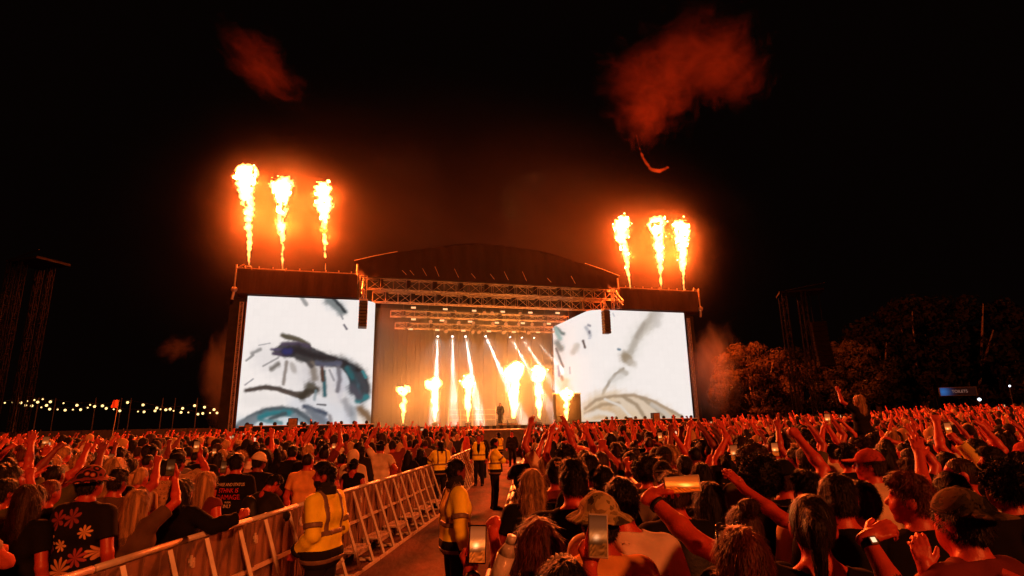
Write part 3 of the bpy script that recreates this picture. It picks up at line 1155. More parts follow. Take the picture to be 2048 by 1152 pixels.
# ---- line-array loudspeakers
def line_array(s, d, ztop, n, lab, curve, w=1.15, hh=.30):
    o = tag(empty('line_array_speaker', st(s, d, ztop), STAGE_ROT), lab, 'loudspeaker', 'line array loudspeakers')
    MB().box((-w / 2, -.3, .05), (w / 2, .3, .16)).tube((0, 0, .1), (0, 0, 1.0), .04, 6).tube((-.3, 0, .1), (0, 0, .8), .02, 5).tube((.3, 0, .1), (0, 0, .8), .02, 5).build('flying_frame', M_truss, o)
    y, z, a = 0.0, 0.0, 0.0
    for k in range(n):
        a += curve
        mb = MB()
        mb.bevbox((-w / 2, -.30, -hh + .01), (w / 2, .30, 0), .03)
        mb.box((-w / 2 + .06, -.312, -hh + .05), (w / 2 - .06, -.302, -.04))
        c = mb.build('cabinet', M_dark, o)
        c.location = (0, y, z)
        c.rotation_euler = (-a, 0, 0)
        y += -hh * math.sin(a) * -1
        z -= hh * math.cos(a)
    return o


s, z = on_stage(727, 604, -1.4)
line_array(s, -1.4, z, 8, 'black hanging loudspeaker column in front of the dark brow screen', .02, .62, .24)
s, z = on_stage(1211, 622, -1.4)
line_array(s, -1.4, z, 8, 'black hanging loudspeaker column in front of the tan fold screen', .0, .56, .24)

# ------------------------------------------------------------------ the two video screens
Z0, Z1 = 2.18, 11.50


def screen_profile(right):
    """plan of the screen: flat, a round corner, then back into the stage; list of (s, d)"""
    pts = [(0, 0), (7.9, 0)]
    r = 1.15
    for k in range(1, 13):
        t = math.pi / 2 * k / 12
        pts.append((7.9 + r * math.sin(t), r - r * math.cos(t)))
    pts.append((7.9 + r + .1, 9.2))
    if right:
        pts = [(35.92 - s, d) for s, d in pts]
    return np.array(pts)


def resample(pts, n):
    L = np.concatenate([[0], np.cumsum(np.linalg.norm(np.diff(pts, axis=0), axis=1))])
    t = np.linspace(0, L[-1], n)
    return np.stack([np.interp(t, L, pts[:, k]) for k in (0, 1)], 1)


def paint(px, strokes, base):
    C = np.tile(np.array(base, float), (len(px), 1)) if np.ndim(base) == 1 else base
    for pts, w, col, al in strokes:
        pts = np.array(pts, float)
        dm = np.full(len(px), 1e9)
        for a, b in zip(pts[:-1], pts[1:]) if len(pts) > 1 else [(pts[0], pts[0] + .1)]:
            ab = b - a
            t = np.clip(((px - a) @ ab) / (ab @ ab), 0, 1)
            dm = np.minimum(dm, np.linalg.norm(px - a - t[:, None] * ab, axis=1))
        n = 1 + .16 * np.sin(px[:, 0] * .23 + px[:, 1] * .11 + w) * np.sin(px[:, 1] * .27 - px[:, 0] * .09 + 2 * w) + .10 * np.sin(px[:, 0] * .61 + px[:, 1] * .5) * np.sin(px[:, 1] * .53 + w)
        m = al * np.exp(-(dm / (1.02 * w * n)) ** 3.0)
        C = C + (np.array(col) - C) * m[:, None]
    return C


def paint_areas(px, C, areas):
    for pts, soft, col, al in areas:
        p = np.array(pts, float)
        ins = np.zeros(len(px), bool)
        dm = np.full(len(px), 1e9)
        for a, b in zip(p, np.roll(p, -1, 0)):
            ab = b - a
            t = np.clip(((px - a) @ ab) / (ab @ ab), 0, 1)
            dm = np.minimum(dm, np.linalg.norm(px - a - t[:, None] * ab, axis=1))
            c = (a[1] > px[:, 1]) != (b[1] > px[:, 1])
            ins ^= c & (px[:, 0] < a[0] + (px[:, 1] - a[1]) * ab[0] / (ab[1] if abs(ab[1]) > 1e-9 else 1e-9))
        dm = dm + soft * .30 * np.sin(px[:, 0] * .41 + 2 * np.sin(px[:, 1] * .17)) * np.sin(px[:, 1] * .33 + np.sin(px[:, 0] * .2))
        m = al * sstep(-soft, soft, np.where(ins, dm, -dm))
        C = C + (np.array(col) - C) * m[:, None]
    return C


def zp(pts, ox, oy, k): return [(ox + x / k, oy + y / k) for x, y in pts]


WHT = (.83, .76, .72)
SOFT_A = [([(330, 560), (520, 660), (640, 760)], 90, (.66, .62, .62), .5), ([(700, 680), (820, 720), (900, 760)], 80, (.60, .58, .62), .55), ([(560, 900), (760, 920), (900, 980)], 70, (.55, .57, .63), .6), ([(640, 640), (760, 760), (860, 840)], 60, (.60, .55, .55), .5), ([(150, 1060), (420, 1020), (560, 1050)], 60, (.42, .52, .58), .6), ([(900, 640), (980, 760), (1000, 860)], 60, (.45, .50, .56), .6), ([(200, 860), (420, 870)], 50, (.74, .69, .66), .5), ([(800, 160), (860, 200)], 45, (.62, .64, .66), .6), ([(1040, 980), (1090, 1030)], 50, (.62, .48, .36), .6)]
SOFT_B = [([(860, 200), (760, 330), (700, 470)], 70, (.72, .67, .62), .6), ([(560, 690), (640, 640)], 60, (.74, .69, .64), .6), ([(380, 985), (440, 920), (560, 890), (760, 920), (960, 1000)], 75, (.60, .42, .26), .9), ([(600, 980), (800, 985)], 60, (.62, .50, .38), .6), ([(330, 430), (370, 330)], 60, (.76, .72, .70), .5), ([(150, 330), (160, 560)], 40, (.60, .64, .64), .6), ([(180, 720), (200, 800)], 50, (.90, .66, .40), .5)]
SA = SOFT_A + [  # pixel strokes of the picture on the screen nearer the string lights
    ([(450, 400), (560, 430), (640, 470)], 15, (.20, .17, .11), .8), ([(450, 460), (560, 455), (640, 480)], 14, (.16, .12, .20), .75), ([(370, 500), (450, 500)], 9, (.2, .16, .3), .7), ([(385, 530), (480, 540)], 11, (.16, .12, .2), .8),
    ([(480, 515), (560, 505), (650, 545), (760, 570), (880, 590), (1000, 655), (1035, 720), (1050, 790)], 33, (.045, .045, .048), .97), ([(560, 560), (700, 595), (860, 600)], 20, (.10, .10, .10), .8),
    ([(470, 515), (500, 515)], 20, (.06, .07, .26), .85), ([(930, 640), (960, 700), (960, 790)], 26, (.07, .12, .14), .9), ([(1010, 690), (1045, 780), (1030, 850)], 26, (.10, .12, .14), .92), ([(915, 640), (950, 700)], 16, (.05, .25, .28), .8),
    ([(990, 870), (1060, 840)], 18, (.06, .42, .46), .85), ([(1030, 660), (1050, 700)], 10, (.1, .5, .55), .8), ([(745, 660), (755, 830)], 13, (.07, .26, .30), .85), ([(735, 620), (740, 720)], 12, (.20, .10, .07), .85), ([(850, 620), (862, 720), (845, 800)], 14, (.34, .31, .35), .75),
    ([(665, 610), (680, 710)], 22, (.42, .33, .25), .7), ([(640, 600), (660, 620)], 14, (.16, .14, .13), .8), ([(480, 590), (470, 660), (455, 750)], 11, (.42, .33, .27), .7), ([(520, 610), (535, 650)], 18, (.55, .46, .38), .5),
    ([(700, 600), (760, 610), (860, 600)], 16, (.22, .24, .36), .6), ([(790, 650), (820, 720)], 8, (.45, .42, .48), .6), ([(900, 870), (940, 960)], 22, (.55, .52, .55), .6), ([(950, 780), (1000, 840)], 26, (.16, .16, .2), .8),
    ([(190, 795), (260, 785), (330, 770), (430, 785), (520, 815), (590, 840)], 14, (.17, .13, .11), .9), ([(590, 840), (640, 790), (690, 790)], 26, (.10, .085, .06), .9), ([(640, 755), (660, 760)], 24, (.22, .19, .14), .8),
    ([(110, 1065), (220, 985), (330, 935), (450, 925), (550, 940), (640, 1000), (670, 1040)], 17, (.17, .22, .25), .85), ([(150, 1040), (260, 990)], 22, (.42, .46, .5), .7), ([(290, 990), (340, 965), (500, 955)], 20, (.06, .40, .46), .85), ([(360, 1000), (470, 960)], 14, (.12, .18, .2), .8), ([(300, 1010), (440, 1030)], 14, (.1, .4, .46), .7),
    ([(610, 910), (690, 940), (760, 960)], 16, (.12, .16, .24), .85), ([(640, 950), (720, 1000), (740, 1030)], 30, (.34, .38, .44), .75), ([(700, 895), (760, 900)], 6, (.25, .25, .27), .8), ([(790, 980), (800, 1030)], 12, (.45, .4, .42), .7), ([(680, 860), (690, 800)], 10, (.4, .55, .6), .6),
    ([(590, 130), (620, 175)], 13, (.50, .50, .49), .7), ([(780, 150), (850, 190), (880, 230)], 26, (.40, .46, .46), .75), ([(820, 135), (870, 190), (900, 230)], 10, (.07, .10, .11), .9), ([(870, 250), (885, 280)], 6, (.55, .55, .58), .7), ([(895, 325), (912, 352)], 7, (.25, .24, .3), .8),
    ([(190, 580), (240, 540)], 7, (.5, .48, .46), .7), ([(230, 530), (290, 500)], 11, (.5, .48, .46), .7), ([(310, 620), (420, 560)], 6, (.45, .42, .42), .6), ([(370, 640), (420, 605)], 15, (.30, .26, .22), .75), ([(180, 755), (240, 712)], 5, (.6, .58, .62), .7), ([(280, 470), (360, 455)], 4, (.6, .58, .6), .6),
    ([(1010, 930), (1060, 980), (1100, 1035)], 26, (.48, .28, .15), .85), ([(960, 930), (960, 1020)], 20, (.5, .55, .6), .5), ([(1130, 255), (1145, 270)], 10, (.6, .58, .56), .6)]
SB = SOFT_B + [
    ([(890, 170), (840, 230), (780, 300), (730, 390), (700, 470)], 26, (.52, .46, .39), .75), ([(905, 190), (890, 260)], 34, (.66, .60, .55), .6), ([(800, 260), (740, 360)], 14, (.42, .36, .30), .6), ([(655, 510), (670, 530)], 36, (.36, .28, .19), .9), ([(690, 550), (720, 570)], 24, (.62, .54, .46), .6),
    ([(640, 605), (580, 645), (530, 710), (490, 780), (472, 830)], 11, (.42, .35, .28), .8), ([(620, 620), (660, 640)], 18, (.48, .41, .33), .7), ([(560, 690), (640, 650)], 24, (.68, .62, .56), .5),
    ([(345, 985), (380, 900), (440, 850), (560, 830), (700, 900), (760, 985)], 60, (.66, .50, .34), .7), ([(640, 860), (760, 870), (860, 920), (920, 985)], 62, (.64, .52, .40), .65), ([(350, 910), (430, 845), (560, 815), (720, 808), (860, 850), (960, 905), (1080, 965)], 12, (.44, .31, .20), .8),
    ([(350, 950), (480, 880), (600, 870)], 14, (.42, .28, .16), .7), ([(640, 820), (740, 880), (800, 975)], 14, (.38, .27, .17), .75), ([(780, 830), (880, 900), (950, 975)], 12, (.40, .30, .20), .7), ([(500, 840), (620, 890), (700, 980)], 9, (.82, .72, .62), .8), ([(350, 970), (450, 935), (560, 960)], 18, (.84, .72, .60), .8), ([(860, 880), (960, 940), (1000, 980)], 16, (.62, .54, .46), .7),
    ([(370, 270), (385, 275)], 8, (.3, .3, .34), .8), ([(355, 290), (375, 320), (385, 350)], 14, (.50, .50, .53), .75), ([(378, 320), (380, 330)], 8, (.2, .2, .24), .8), ([(330, 390), (345, 440)], 9, (.10, .09, .09), .9), ([(285, 430), (255, 475)], 22, (.62, .56, .48), .75), ([(600, 455), (612, 457)], 9, (.18, .26, .32), .85), ([(560, 180), (570, 200)], 5, (.6, .6, .62), .7), ([(375, 370), (385, 370)], 7, (.6, .6, .65), .7),
    ([(228, 595), (230, 640)], 6, (.45, .45, .5), .7), ([(125, 290), (165, 330), (178, 335)], 13, (.09, .20, .20), .95), ([(120, 300), (150, 370)], 17, (.22, .48, .46), .85), ([(135, 410), (160, 450)], 24, (.12, .22, .22), .92), ([(125, 450), (150, 520), (178, 590)], 9, (.06, .12, .13), .95), ([(140, 580), (148, 660)], 9, (.2, .22, .34), .8), ([(165, 665), (175, 690)], 12, (.40, .22, .12), .8), ([(200, 700), (180, 760)], 22, (.85, .62, .38), .6)]
SA = [(zp(p, 440, 560, 3.6), 1.25 * w / 3.6, tuple(v * (.40 if w < 40 else .9) for v in c), min(1, a * (1.2 if w < 40 else 1))) for p, w, c, a in SA]
SB = [(zp(p, 1080, 580, 3.839), 1.15 * w / 3.839, tuple(v * (.8 if w < 40 else 1) for v in c), min(1, a * 1.2)) for p, w, c, a in SB]
PA = [([(190, 1080), (110, 1070), (180, 1000), (280, 940), (400, 915), (540, 925), (640, 985), (690, 1045), (600, 1045), (500, 985), (380, 965), (300, 1000), (240, 1045)], 11, (.13, .18, .21), .9),
      ([(600, 905), (720, 930), (780, 1000), (790, 1035), (680, 1035), (650, 960)], 12, (.20, .24, .32), .85), ([(640, 620), (720, 610), (760, 640), (770, 800), (735, 830), (700, 740), (670, 720)], 26, (.48, .43, .40), .55),
      ([(820, 640), (880, 640), (900, 780), (860, 860), (830, 760)], 26, (.42, .40, .46), .5), ([(880, 880), (960, 900), (985, 1030), (900, 1030)], 30, (.50, .50, .55), .5),
      ([(380, 500), (450, 455), (560, 448), (640, 472), (760, 528), (880, 575), (980, 628), (1038, 680), (1062, 760), (1068, 850), (1010, 888), (985, 850), (950, 780), (920, 690), (880, 640), (800, 612), (700, 615), (620, 590), (540, 560), (460, 552), (395, 540)], 10, (.030, .031, .036), .96),
      ([(925, 645), (1000, 665), (1048, 740), (1060, 850), (1005, 882), (985, 800), (945, 720)], 14, (.06, .15, .19), .7), ([(185, 797), (250, 772), (330, 758), (430, 776), (520, 803), (600, 800), (650, 748), (705, 788), (640, 845), (590, 858), (500, 832), (400, 797), (300, 787)], 8, (.10, .075, .055), .92),
      ([(760, 140), (830, 132), (880, 190), (912, 234), (860, 236), (810, 190)], 16, (.16, .20, .21), .8), ([(440, 395), (500, 390), (590, 420), (650, 470), (560, 440), (470, 425)], 8, (.13, .11, .07), .85)]
PB = [([(345, 990), (360, 920), (420, 855), (520, 820), (640, 805), (760, 815), (880, 855), (980, 905), (1090, 970), (1100, 1000)], 10, (.56, .37, .21), .9), ([(850, 172), (900, 170), (905, 240), (870, 300), (800, 350), (740, 420), (700, 482), (680, 470), (720, 390), (770, 300)], 26, (.52, .46, .39), .75),
      ([(620, 500), (660, 485), (700, 500), (720, 560), (690, 580), (640, 550)], 16, (.34, .26, .17), .8)]
PA = [(zp(p, 440, 560, 3.6), w / 3.6, c, a) for p, w, c, a in PA]
PB = [(zp(p, 1080, 580, 3.839), w / 3.839, c, a) for p, w, c, a in PB]
SA0, SB0 = SA[:len(SOFT_A)], SB[:len(SOFT_B)]
for right, strokes, lab in ((False, SA, 'huge white video screen showing a dark brow and eye, beside the string lights'), (True, SB, 'huge white video screen showing pale skin with tan folds, near the round tree')):
    o = tag(empty('video_screen', S0, STAGE_ROT), lab, 'video screen', 'video screens beside the stage')
    pr = resample(screen_profile(right), 300)
    zz = np.linspace(Z0, Z1, 190)
    V = np.array([(s, d, z) for s, d in pr for z in zz])
    W = S0 + V[:, :1] * US + V[:, 1:2] * VS + V[:, 2:] * [0, 0, 1]
    nz = len(zz)
    i, j = np.meshgrid(np.arange(len(pr) - 1), np.arange(nz - 1), indexing='ij')
    a = (i * nz + j).ravel()
    Q = np.stack([a, a + nz, a + nz + 1, a + 1], 1)
    if right: Q = Q[:, ::-1]
    me = mesh_np('panel', V, Q)
    uv = to_px(W)
    C = paint(uv, SB0 if right else SA0, WHT)
    C = paint_areas(uv, C, PB if right else PA)
    C = paint(uv, strokes[len(SB0 if right else SA0):], C)
    ii = np.repeat(np.arange(len(pr)), nz)
    C *= np.where(((ii % 8) == 0) | (np.tile(np.arange(nz), len(pr)) % 10 == 0), .985, 1)[:, None]
    g = np.random.default_rng(3)
    C *= (1 + .006 * g.normal(size=(len(pr) // 8 + 1, nz // 10 + 1)))[ii // 8, np.tile(np.arange(nz), len(pr)) // 10][:, None]
    set_colour(me, 'picture', C)
    me.materials.append(M_pic)
    link(D.objects.new('display', me), o)
    # casing a hand's breadth behind the picture
    mb = MB()
    p2 = resample(screen_profile(right), 60)
    tn = np.gradient(p2, axis=0)
    tn /= np.linalg.norm(tn, axis=1)[:, None]
    nn = np.stack([-tn[:, 1], tn[:, 0]], 1) * (-1 if right else 1)
    A, B = p2 + nn * .03, p2 + nn * .35
    for k in range(59):
        mb.add([(*A[k], Z0), (*A[k + 1], Z0), (*B[k + 1], Z0), (*B[k], Z0), (*A[k], Z1), (*A[k + 1], Z1), (*B[k + 1], Z1), (*B[k], Z1)], [(0, 1, 2, 3), (7, 6, 5, 4), (0, 4, 5, 1), (2, 6, 7, 3)])
    mb.build('casing', M_dark, o)
    # brown cloth banner above, plinth below
    x0, x1 = (-.75, 7.6) if not right else (29.7, 37.3)
    mb = MB()
    n = 40
    V = []
    for k in range(n + 1):
        s = x0 + (x1 - x0) * k / n
        for z in (11.62, 12.2, 12.8, 13.38):
            V.append((s, -.32 + .03 * math.sin(k * 1.3 + z), z))
    mb.add(V, [(k * 4 + q, k * 4 + 4 + q, k * 4 + 5 + q, k * 4 + 1 + q) for k in range(n) for q in range(3)])
    mb.box((x0, -.25, 11.6), (x1, .9, 13.36))
    mb.build('banner', M_fascia, o, False)
    mb = MB().tube((x0 - .1, -.4, 13.45), (x1 + .1, -.4, 13.45), .045, 6)
    for k in range(9):
        s = x0 + (k + .5) * (x1 - x0) / 9
        mb.tube((s, -.4, 13.45), (s, -.4, 13.62), .05, 5)
    xe = x0 - .12 if not right else x1 + .12
    mb.tube((xe, -.35, 13.7), (xe, -.35, 12.0), .06, 6).tube((xe, -.35, 13.4), (xe + (.5 if not right else -.5), -.35, 13.75), .06, 6)
    mb.ball((xe, -.38, 11.85), .22, 8, 6).tube((xe, -.38, 11.7), (xe - .08, -.4, 11.1), .09, 6)
    mb.build('top_pipe', M_truss, o)
    MB().box((0 if not right else 27.0, .0, .02), (8.9 if not right else 35.9, .5, Z0 - .03)).build('plinth', M_black, o)
    # dark scaffold leg at the outer edge
    xs = (-1.15, -.22) if not right else (36.15, 36.9)
    MB().box((xs[0], .1, 0), (xs[1], 1.2, 11.25)).build('scaffold_cover', M_black, o)
    truss((xs[1] - .12) if not right else xs[0] + .1, 11.0, -.05, 0, .22, .22, .3, .02, .014, axis=2).build('cable_ladder', M_truss, o)

# ---- things on and in front of the stage
sw, _ = on_stage(1114, 820, -.9)
o = tag(empty('stage_wall', st(sw, -.9, 0), STAGE_ROT), 'dark upright box wall at the stage corner below the tan fold screen', 'stage box')
MB().bevbox((-.1, 0, 0), (2.05, .5, 4.35), .03).build('panel', M_black, o)
MB().box((-.14, -.04, 4.36), (2.09, .54, 4.42)).build('cap_rail', M_truss, o)
o = tag(empty('runway_block', at_z(995, 905, 0), STAGE_ROT), 'dark boxed platform closing the far end of the pit', 'platform')
o.location = (-.9, 36.5, 0)
MB().bevbox((-1.9, 0, 0), (1.9, 2.2, 1.72), .03).build('front_panel', M_deck, o)
MB().box((-1.95, -.05, 1.73), (1.95, 2.2, 1.80)).build('deck_edge', M_truss, o)
for px, w, lab in ((585, .62, 'grey monitor speaker on the ledge under the dark brow screen'), (497, .5, 'small grey speaker at the outer corner of the dark brow screen'), (1315, .62, 'grey monitor speaker on the ledge under the tan fold screen'), (1262, .4, 'low grey box near the middle of the tan fold screen')):
    s, z = on_stage(px, 850, -.9)
    o = tag(empty('monitor_speaker', st(s, -.9, 1.95), STAGE_ROT), lab, 'loudspeaker', 'monitor speakers on the screen ledges')
    hh = .85 if w > .6 else .5
    MB().bevbox((-w / 2, 0, 0), (w / 2, .5, hh), .03).build('cabinet', M_dark, o)
    MB().box((-w / 2 + .05, -.012, .05), (w / 2 - .05, -.004, hh - .05)).build('grille', M_sheet, o)
for s0, s1, lab in ((.3, 9.2, 'low black rail with small lamps along the foot of the dark brow screen'), (27.0, 35.8, 'low black rail with small lamps along the foot of the tan fold screen')):
    o = tag(empty('foot_rail', S0, STAGE_ROT), lab, 'rail', 'low rails under the screens')
    MB().box((s0, -.7, 1.2), (s1, -.6, 2.28)).build('skirt', M_black, o)
    mb = MB()
    for k in range(10):
        s = s0 + .5 + k * (s1 - s0 - 1) / 9
        MB().ball((s, -.62, 2.42), .14, 9, 6).build('foot_lamp', M_dark, o, True)
    MB().tube((s0, -.72, 2.30), (s1, -.72, 2.30), .03, 6).build('top_pipe', M_alu, o)
o = tag(empty('stage_railing', st(16.0, 5.6, 2.02), STAGE_ROT), 'thin metal handrail across the stage floor behind the middle flames', 'railing')
sa, _ = on_stage(897, 845, 9.5)
sb, _ = on_stage(992, 845, 9.5)
o.location = st(sa, 9.5, 2.02)
mb = MB()
L = sb - sa
for z in (.55, 1.0, 1.45): mb.tube((0, 0, z), (L, 0, z), .022, 6)
for k in range(5): mb.tube((L * k / 4, 0, 0), (L * k / 4, 0, 1.45 if k not in (0, 4) else 1.75), .03, 6)
mb.build('rails', M_truss, o)
for k, (px, lab) in enumerate(((1027, 'black floor monitor before the tallest stage flame'), (1074, 'black floor monitor before the stage flame beside the tan fold screen'), (1005, 'low black floor monitor at the feet of the performer'), (690 + 30, 'black floor monitor at the stage edge beside the dark brow screen'))):
    s, z = on_stage(px, 850, 2.6)
    o = tag(empty('floor_monitor', st(s, 2.6, 2.02), STAGE_ROT), lab, 'loudspeaker', 'floor monitors on the stage edge')
    mb = MB()
    mb.add([(-.4, 0, 0), (.4, 0, 0), (.4, .6, 0), (-.4, .6, 0), (-.4, .1, .18), (.4, .1, .18), (.4, .5, .55), (-.4, .5, .55)], [(0, 3, 2, 1), (4, 5, 6, 7), (0, 1, 5, 4), (1, 2, 6, 5), (2, 3, 7, 6), (3, 0, 4, 7)])
    mb.build('cabinet', M_dark, o)
    MB().box((-.34, -.005, .03), (.34, -.001, .15)).build('grille', M_sheet, o)


# ------------------------------------------------------------------ flames
def flame_field(path, rads, seed, amp):
    w1, w2, w3 = Wob(seed, .9, 1.8, 8), Wob(seed + 1, .35, .7, 9), Wob(seed + 2, .16, .30, 10)
    path = [np.array(p) for p in path]

    def f(P):
        d = None
        for a, b, ra, rb in zip(path[:-1], path[1:], rads[:-1], rads[1:]):
            c = caps(P, a, b, ra, rb)
            d = c if d is None else smin(d, c, .12)
        z = np.clip((P[:, 2] - path[0][2]) / (path[-1][2] - path[0][2]), .03, 1)
        return d + amp * z ** .8 * (.20 * w1(P) + .20 * w2(P) + .11 * w3(P))
    return f


def flame(base, top, prof, seed, lab, group, m, power, d, amp=1.0, h=.07):
    """base and top in photo pixels; prof: (share of the height, sideways lean in m, radius in m)"""
    s0, z0 = on_stage(*base, d)
    s1, z1 = on_stage(*top, d)
    b = st(s0, d, z0)
    o = empty('flame_jet', b, STAGE_ROT)
    tag(o, lab, 'flame', group)
    H = z1 - z0
    path, rads = [], []
    for t, dx, r in prof:
        path.append((dx + (s1 - s0) * t, 0, t * H - r * (t > .9)))
        rads.append(r)
    f = flame_field(path, rads, seed, amp)
    lo = np.array(path).min(0) - max(rads) - .7
    hi = np.array(path).max(0) + max(rads) + .7
    lo[2] = -.05
    me = sdf_mesh('fire', f, lo, hi, h)
    me.materials.append(m)
    link(D.objects.new('fire', me), o)
    MB().bevbox((-.22, -.22, -.38), (.22, .22, -.08), .03).tube((0, 0, -.10), (0, 0, -.02), .05, 8).build('burner', M_dark, o)
    for t, q in ((.45, .35), (.82, .65)):
        ld = D.lights.new('fire_light', 'POINT')
        ld.energy = power * q
        ld.color = FLAME_COL if power > 6500 else STAGE_FIRE_COL
        ld.shadow_soft_size = .30 if power > 2000 else .15
        lo_ = link(D.objects.new('fire_glow', ld), o)
        lo_.location = (np.interp(t, [p[0] for p in prof], [p[1] for p in prof]) + (s1 - s0) * t, 0, H * t)
    return o


TOPG = 'tall flame jets on top of the screens'
PW = 48000
flame((498, 531), (492, 325), [(0, 0, .05), (.15, .02, 0.103), (.35, .10, 0.220), (.5, .08, 0.293), (.62, .0, 0.325), (.76, -.12, 0.531), (.82, .02, 0.615), (.97, .08, 0.836)], 3, 'tallest roof flame, above the outer corner of the dark brow screen', TOPG, M_flame, PW, 1.0, 1.25)
flame((565, 538), (563, 350), [(0, 0, .05), (.15, 0, 0.088), (.3, .03, 0.176), (.45, -.05, 0.244), (.6, -.02, 0.260), (.74, -.02, 0.408), (.86, .0, 0.676), (.97, .05, 0.762)], 13, 'middle flame on the roof edge of the dark brow screen', TOPG, M_flame, PW * .8, 1.0, 1.25)
flame((651, 543), (648, 361), [(0, 0, .05), (.15, 0, 0.088), (.3, -.03, 0.162), (.45, .0, 0.227), (.6, .0, 0.244), (.72, .02, 0.470), (.86, -.02, 0.516), (.97, .02, 0.713)], 23, 'roof flame nearest the stage roof above the dark brow screen', TOPG, M_flame, PW * .8, 1.0, 1.25)
flame((1261, 578), (1240, 430), [(0, 0, .05), (.15, 0, 0.088), (.3, .05, 0.162), (.45, .08, 0.260), (.58, -.02, 0.309), (.70, -.12, 0.449), (.84, .08, 0.516), (.97, .12, 0.713)], 33, 'leaning roof flame nearest the stage roof above the tan fold screen', TOPG, M_flame, PW * .8, 1.0, 1.25)
flame((1323, 579), (1312, 433), [(0, 0, .05), (.15, 0, 0.096), (.3, .05, 0.191), (.45, .1, 0.293), (.58, .1, 0.341), (.70, .14, 0.470), (.84, -.05, 0.553), (.97, -.05, 0.676)], 43, 'middle flame on the roof edge of the tan fold screen', TOPG, M_flame, PW * .8, 1.0, 1.25)
flame((1368, 581), (1360, 437), [(0, 0, .05), (.15, 0, 0.103), (.3, .02, 0.220), (.45, .04, 0.325), (.6, .06, 0.390), (.72, .10, 0.551), (.84, -.02, 0.639), (.97, .02, 0.738)], 53, 'wide roof flame above the outer corner of the tan fold screen', TOPG, M_flame, PW, 1.0, 1.25)
STG = 'short flame jets on the stage floor'
SP_ = 2900
for k, (b, t, r, lab, seed) in enumerate((
        ((806, 846), (808, 772), .20, 'thin small stage flame beside the dark brow screen', 63), ((870, 843), (868, 757), .30, 'mushroom-topped stage flame below the first white beam', 73),
        ((936, 843), (936, 752), .30, 'mushroom-topped stage flame before the handrail', 83), ((1027, 844), (1028, 727), .48, 'tallest and widest stage flame next to the performer', 93),
        ((1079, 843), (1077, 733), .38, 'tall stage flame between the widest one and the tan fold screen', 103), ((1133, 843), (1133, 782), .24, 'short stage flame in front of the dark upright box wall', 113))):
    flame(b, t, [(0, 0, .07), (.12, 0, .35 * r), (.3, .02, .75 * r), (.5, -.03, .95 * r), (.64, .05, .85 * r), (.74, .0, .72 * r), (.85, -.16, 1.45 * r), (.90, .18, 1.35 * r), (.97, .02, 1.55 * r)], seed, lab, STG, M_flame2, SP_ * (r / .3), 5.2 if k < 5 else -1.6, .75, .055)

# ------------------------------------------------------------------ air: thick smoke on the stage, drifting puffs
mb = MB()
V = [st(s, d, z) for s, d, z in ((9.3, 1.0, 2.05), (26.9, 1.0, 2.05), (26.9, 13.6, 2.05), (9.3, 13.6, 2.05), (9.6, 2.2, 12.2), (26.4, 2.2, 12.2), (26.4, 13.6, 12.2), (9.6, 13.6, 12.2))]
mb.add(V, [(0, 3, 2, 1), (4, 5, 6, 7), (0, 1, 5, 4), (1, 2, 6, 5), (2, 3, 7, 6), (3, 0, 4, 7)])
SM_V = V
tag(mb.build('stage_smoke', vol_mat('stage_smoke', (.95, .92, .88), .017, .45)), kind='stuff')


o = MB().ball((0, 0, 0), 1.0, 24, 12).build('low_stage_smoke', smoke_mat('low_stage_smoke', (.95, .88, .78), .085, 1.5, .32, 1.0, .6, 6, 1.0), None, True)
o.location = st(18.6, 8.6, 3.6)
o.scale = (9.2, 4.6, 4.4)
o.rotation_euler = (0, 0, STAGE_ROT)
tag(o, kind='stuff')


def min_caps(P, pts, rs):
    d = None
    for a, b, ra, rb in zip(pts[:-1], pts[1:], rs[:-1], rs[1:]):
        c = caps(P, a, b, ra, rb)
        d = c if d is None else np.minimum(d, c)
    return d


def puff(name, pxc, y, size, m, rz=0, ry=0):
    mb = MB().ball((0, 0, 0), 1.0, 20, 12)
    o = mb.build(name, m, None, True)
    o.location = at_y(*pxc, y)
    o.scale = size
    o.rotation_euler = (0, ry, rz)
    tag(o, kind='stuff')
    return o


puff('drifting_smoke', (1400, 110), 44, (9.5, 5.5, 6.0), smoke_mat('smoke_puff', (.95, .32, .20), .038, 1.8, .40, 1.0, .3, 10, 2.2), .2, -.35)
puff('drifting_smoke', (1300, 170), 44, (7.0, 4.0, 7.0), smoke_mat('smoke_tail', (.95, .32, .20), .034, 1.9, .40, 1.0, .3, 10, 2.4), .1, .2)
puff('drifting_smoke', (1290, 235), 44, (3.4, 2.4, 4.6), smoke_mat('smoke_neck', (.95, .32, .20), .034, 2.0, .42, 1.0, .3, 10, 2.2), .1, .1)
puff('drifting_smoke', (1470, 150), 45, (5.0, 4.0, 4.5), smoke_mat('smoke_edge', (.95, .32, .20), .034, 1.9, .40, 1.0, .3, 10, 2.2), .1, .1)
puff('drifting_smoke', (520, 125), 42, (7.5, 3.0, 3.4), smoke_mat('smoke_trail', (.95, .32, .20), .038, 1.8, .41, .98, .3, 10, 2.4), .1, .80)
puff('drifting_smoke', (352, 695), 46, (2.8, 1.6, 1.8), smoke_mat('smoke_low', (.95, .8, .7), .07, 2.0, .44, .95, .3, 8, 1.8), 0, -.2)
puff('ground_smoke', (1428, 740), 47, (3.0, 2.4, 5.4), smoke_mat('smoke_side', (.95, .9, .82), .11, 1.3, .32, 1.0, .3, 6, 1), 0, 0)
puff('ground_smoke', (450, 740), 43, (2.4, 2.2, 5.2), smoke_mat('smoke_side_thin', (.95, .9, .82), .06, 1.4, .32, 1.0, .3, 6, 1), 0, 0)
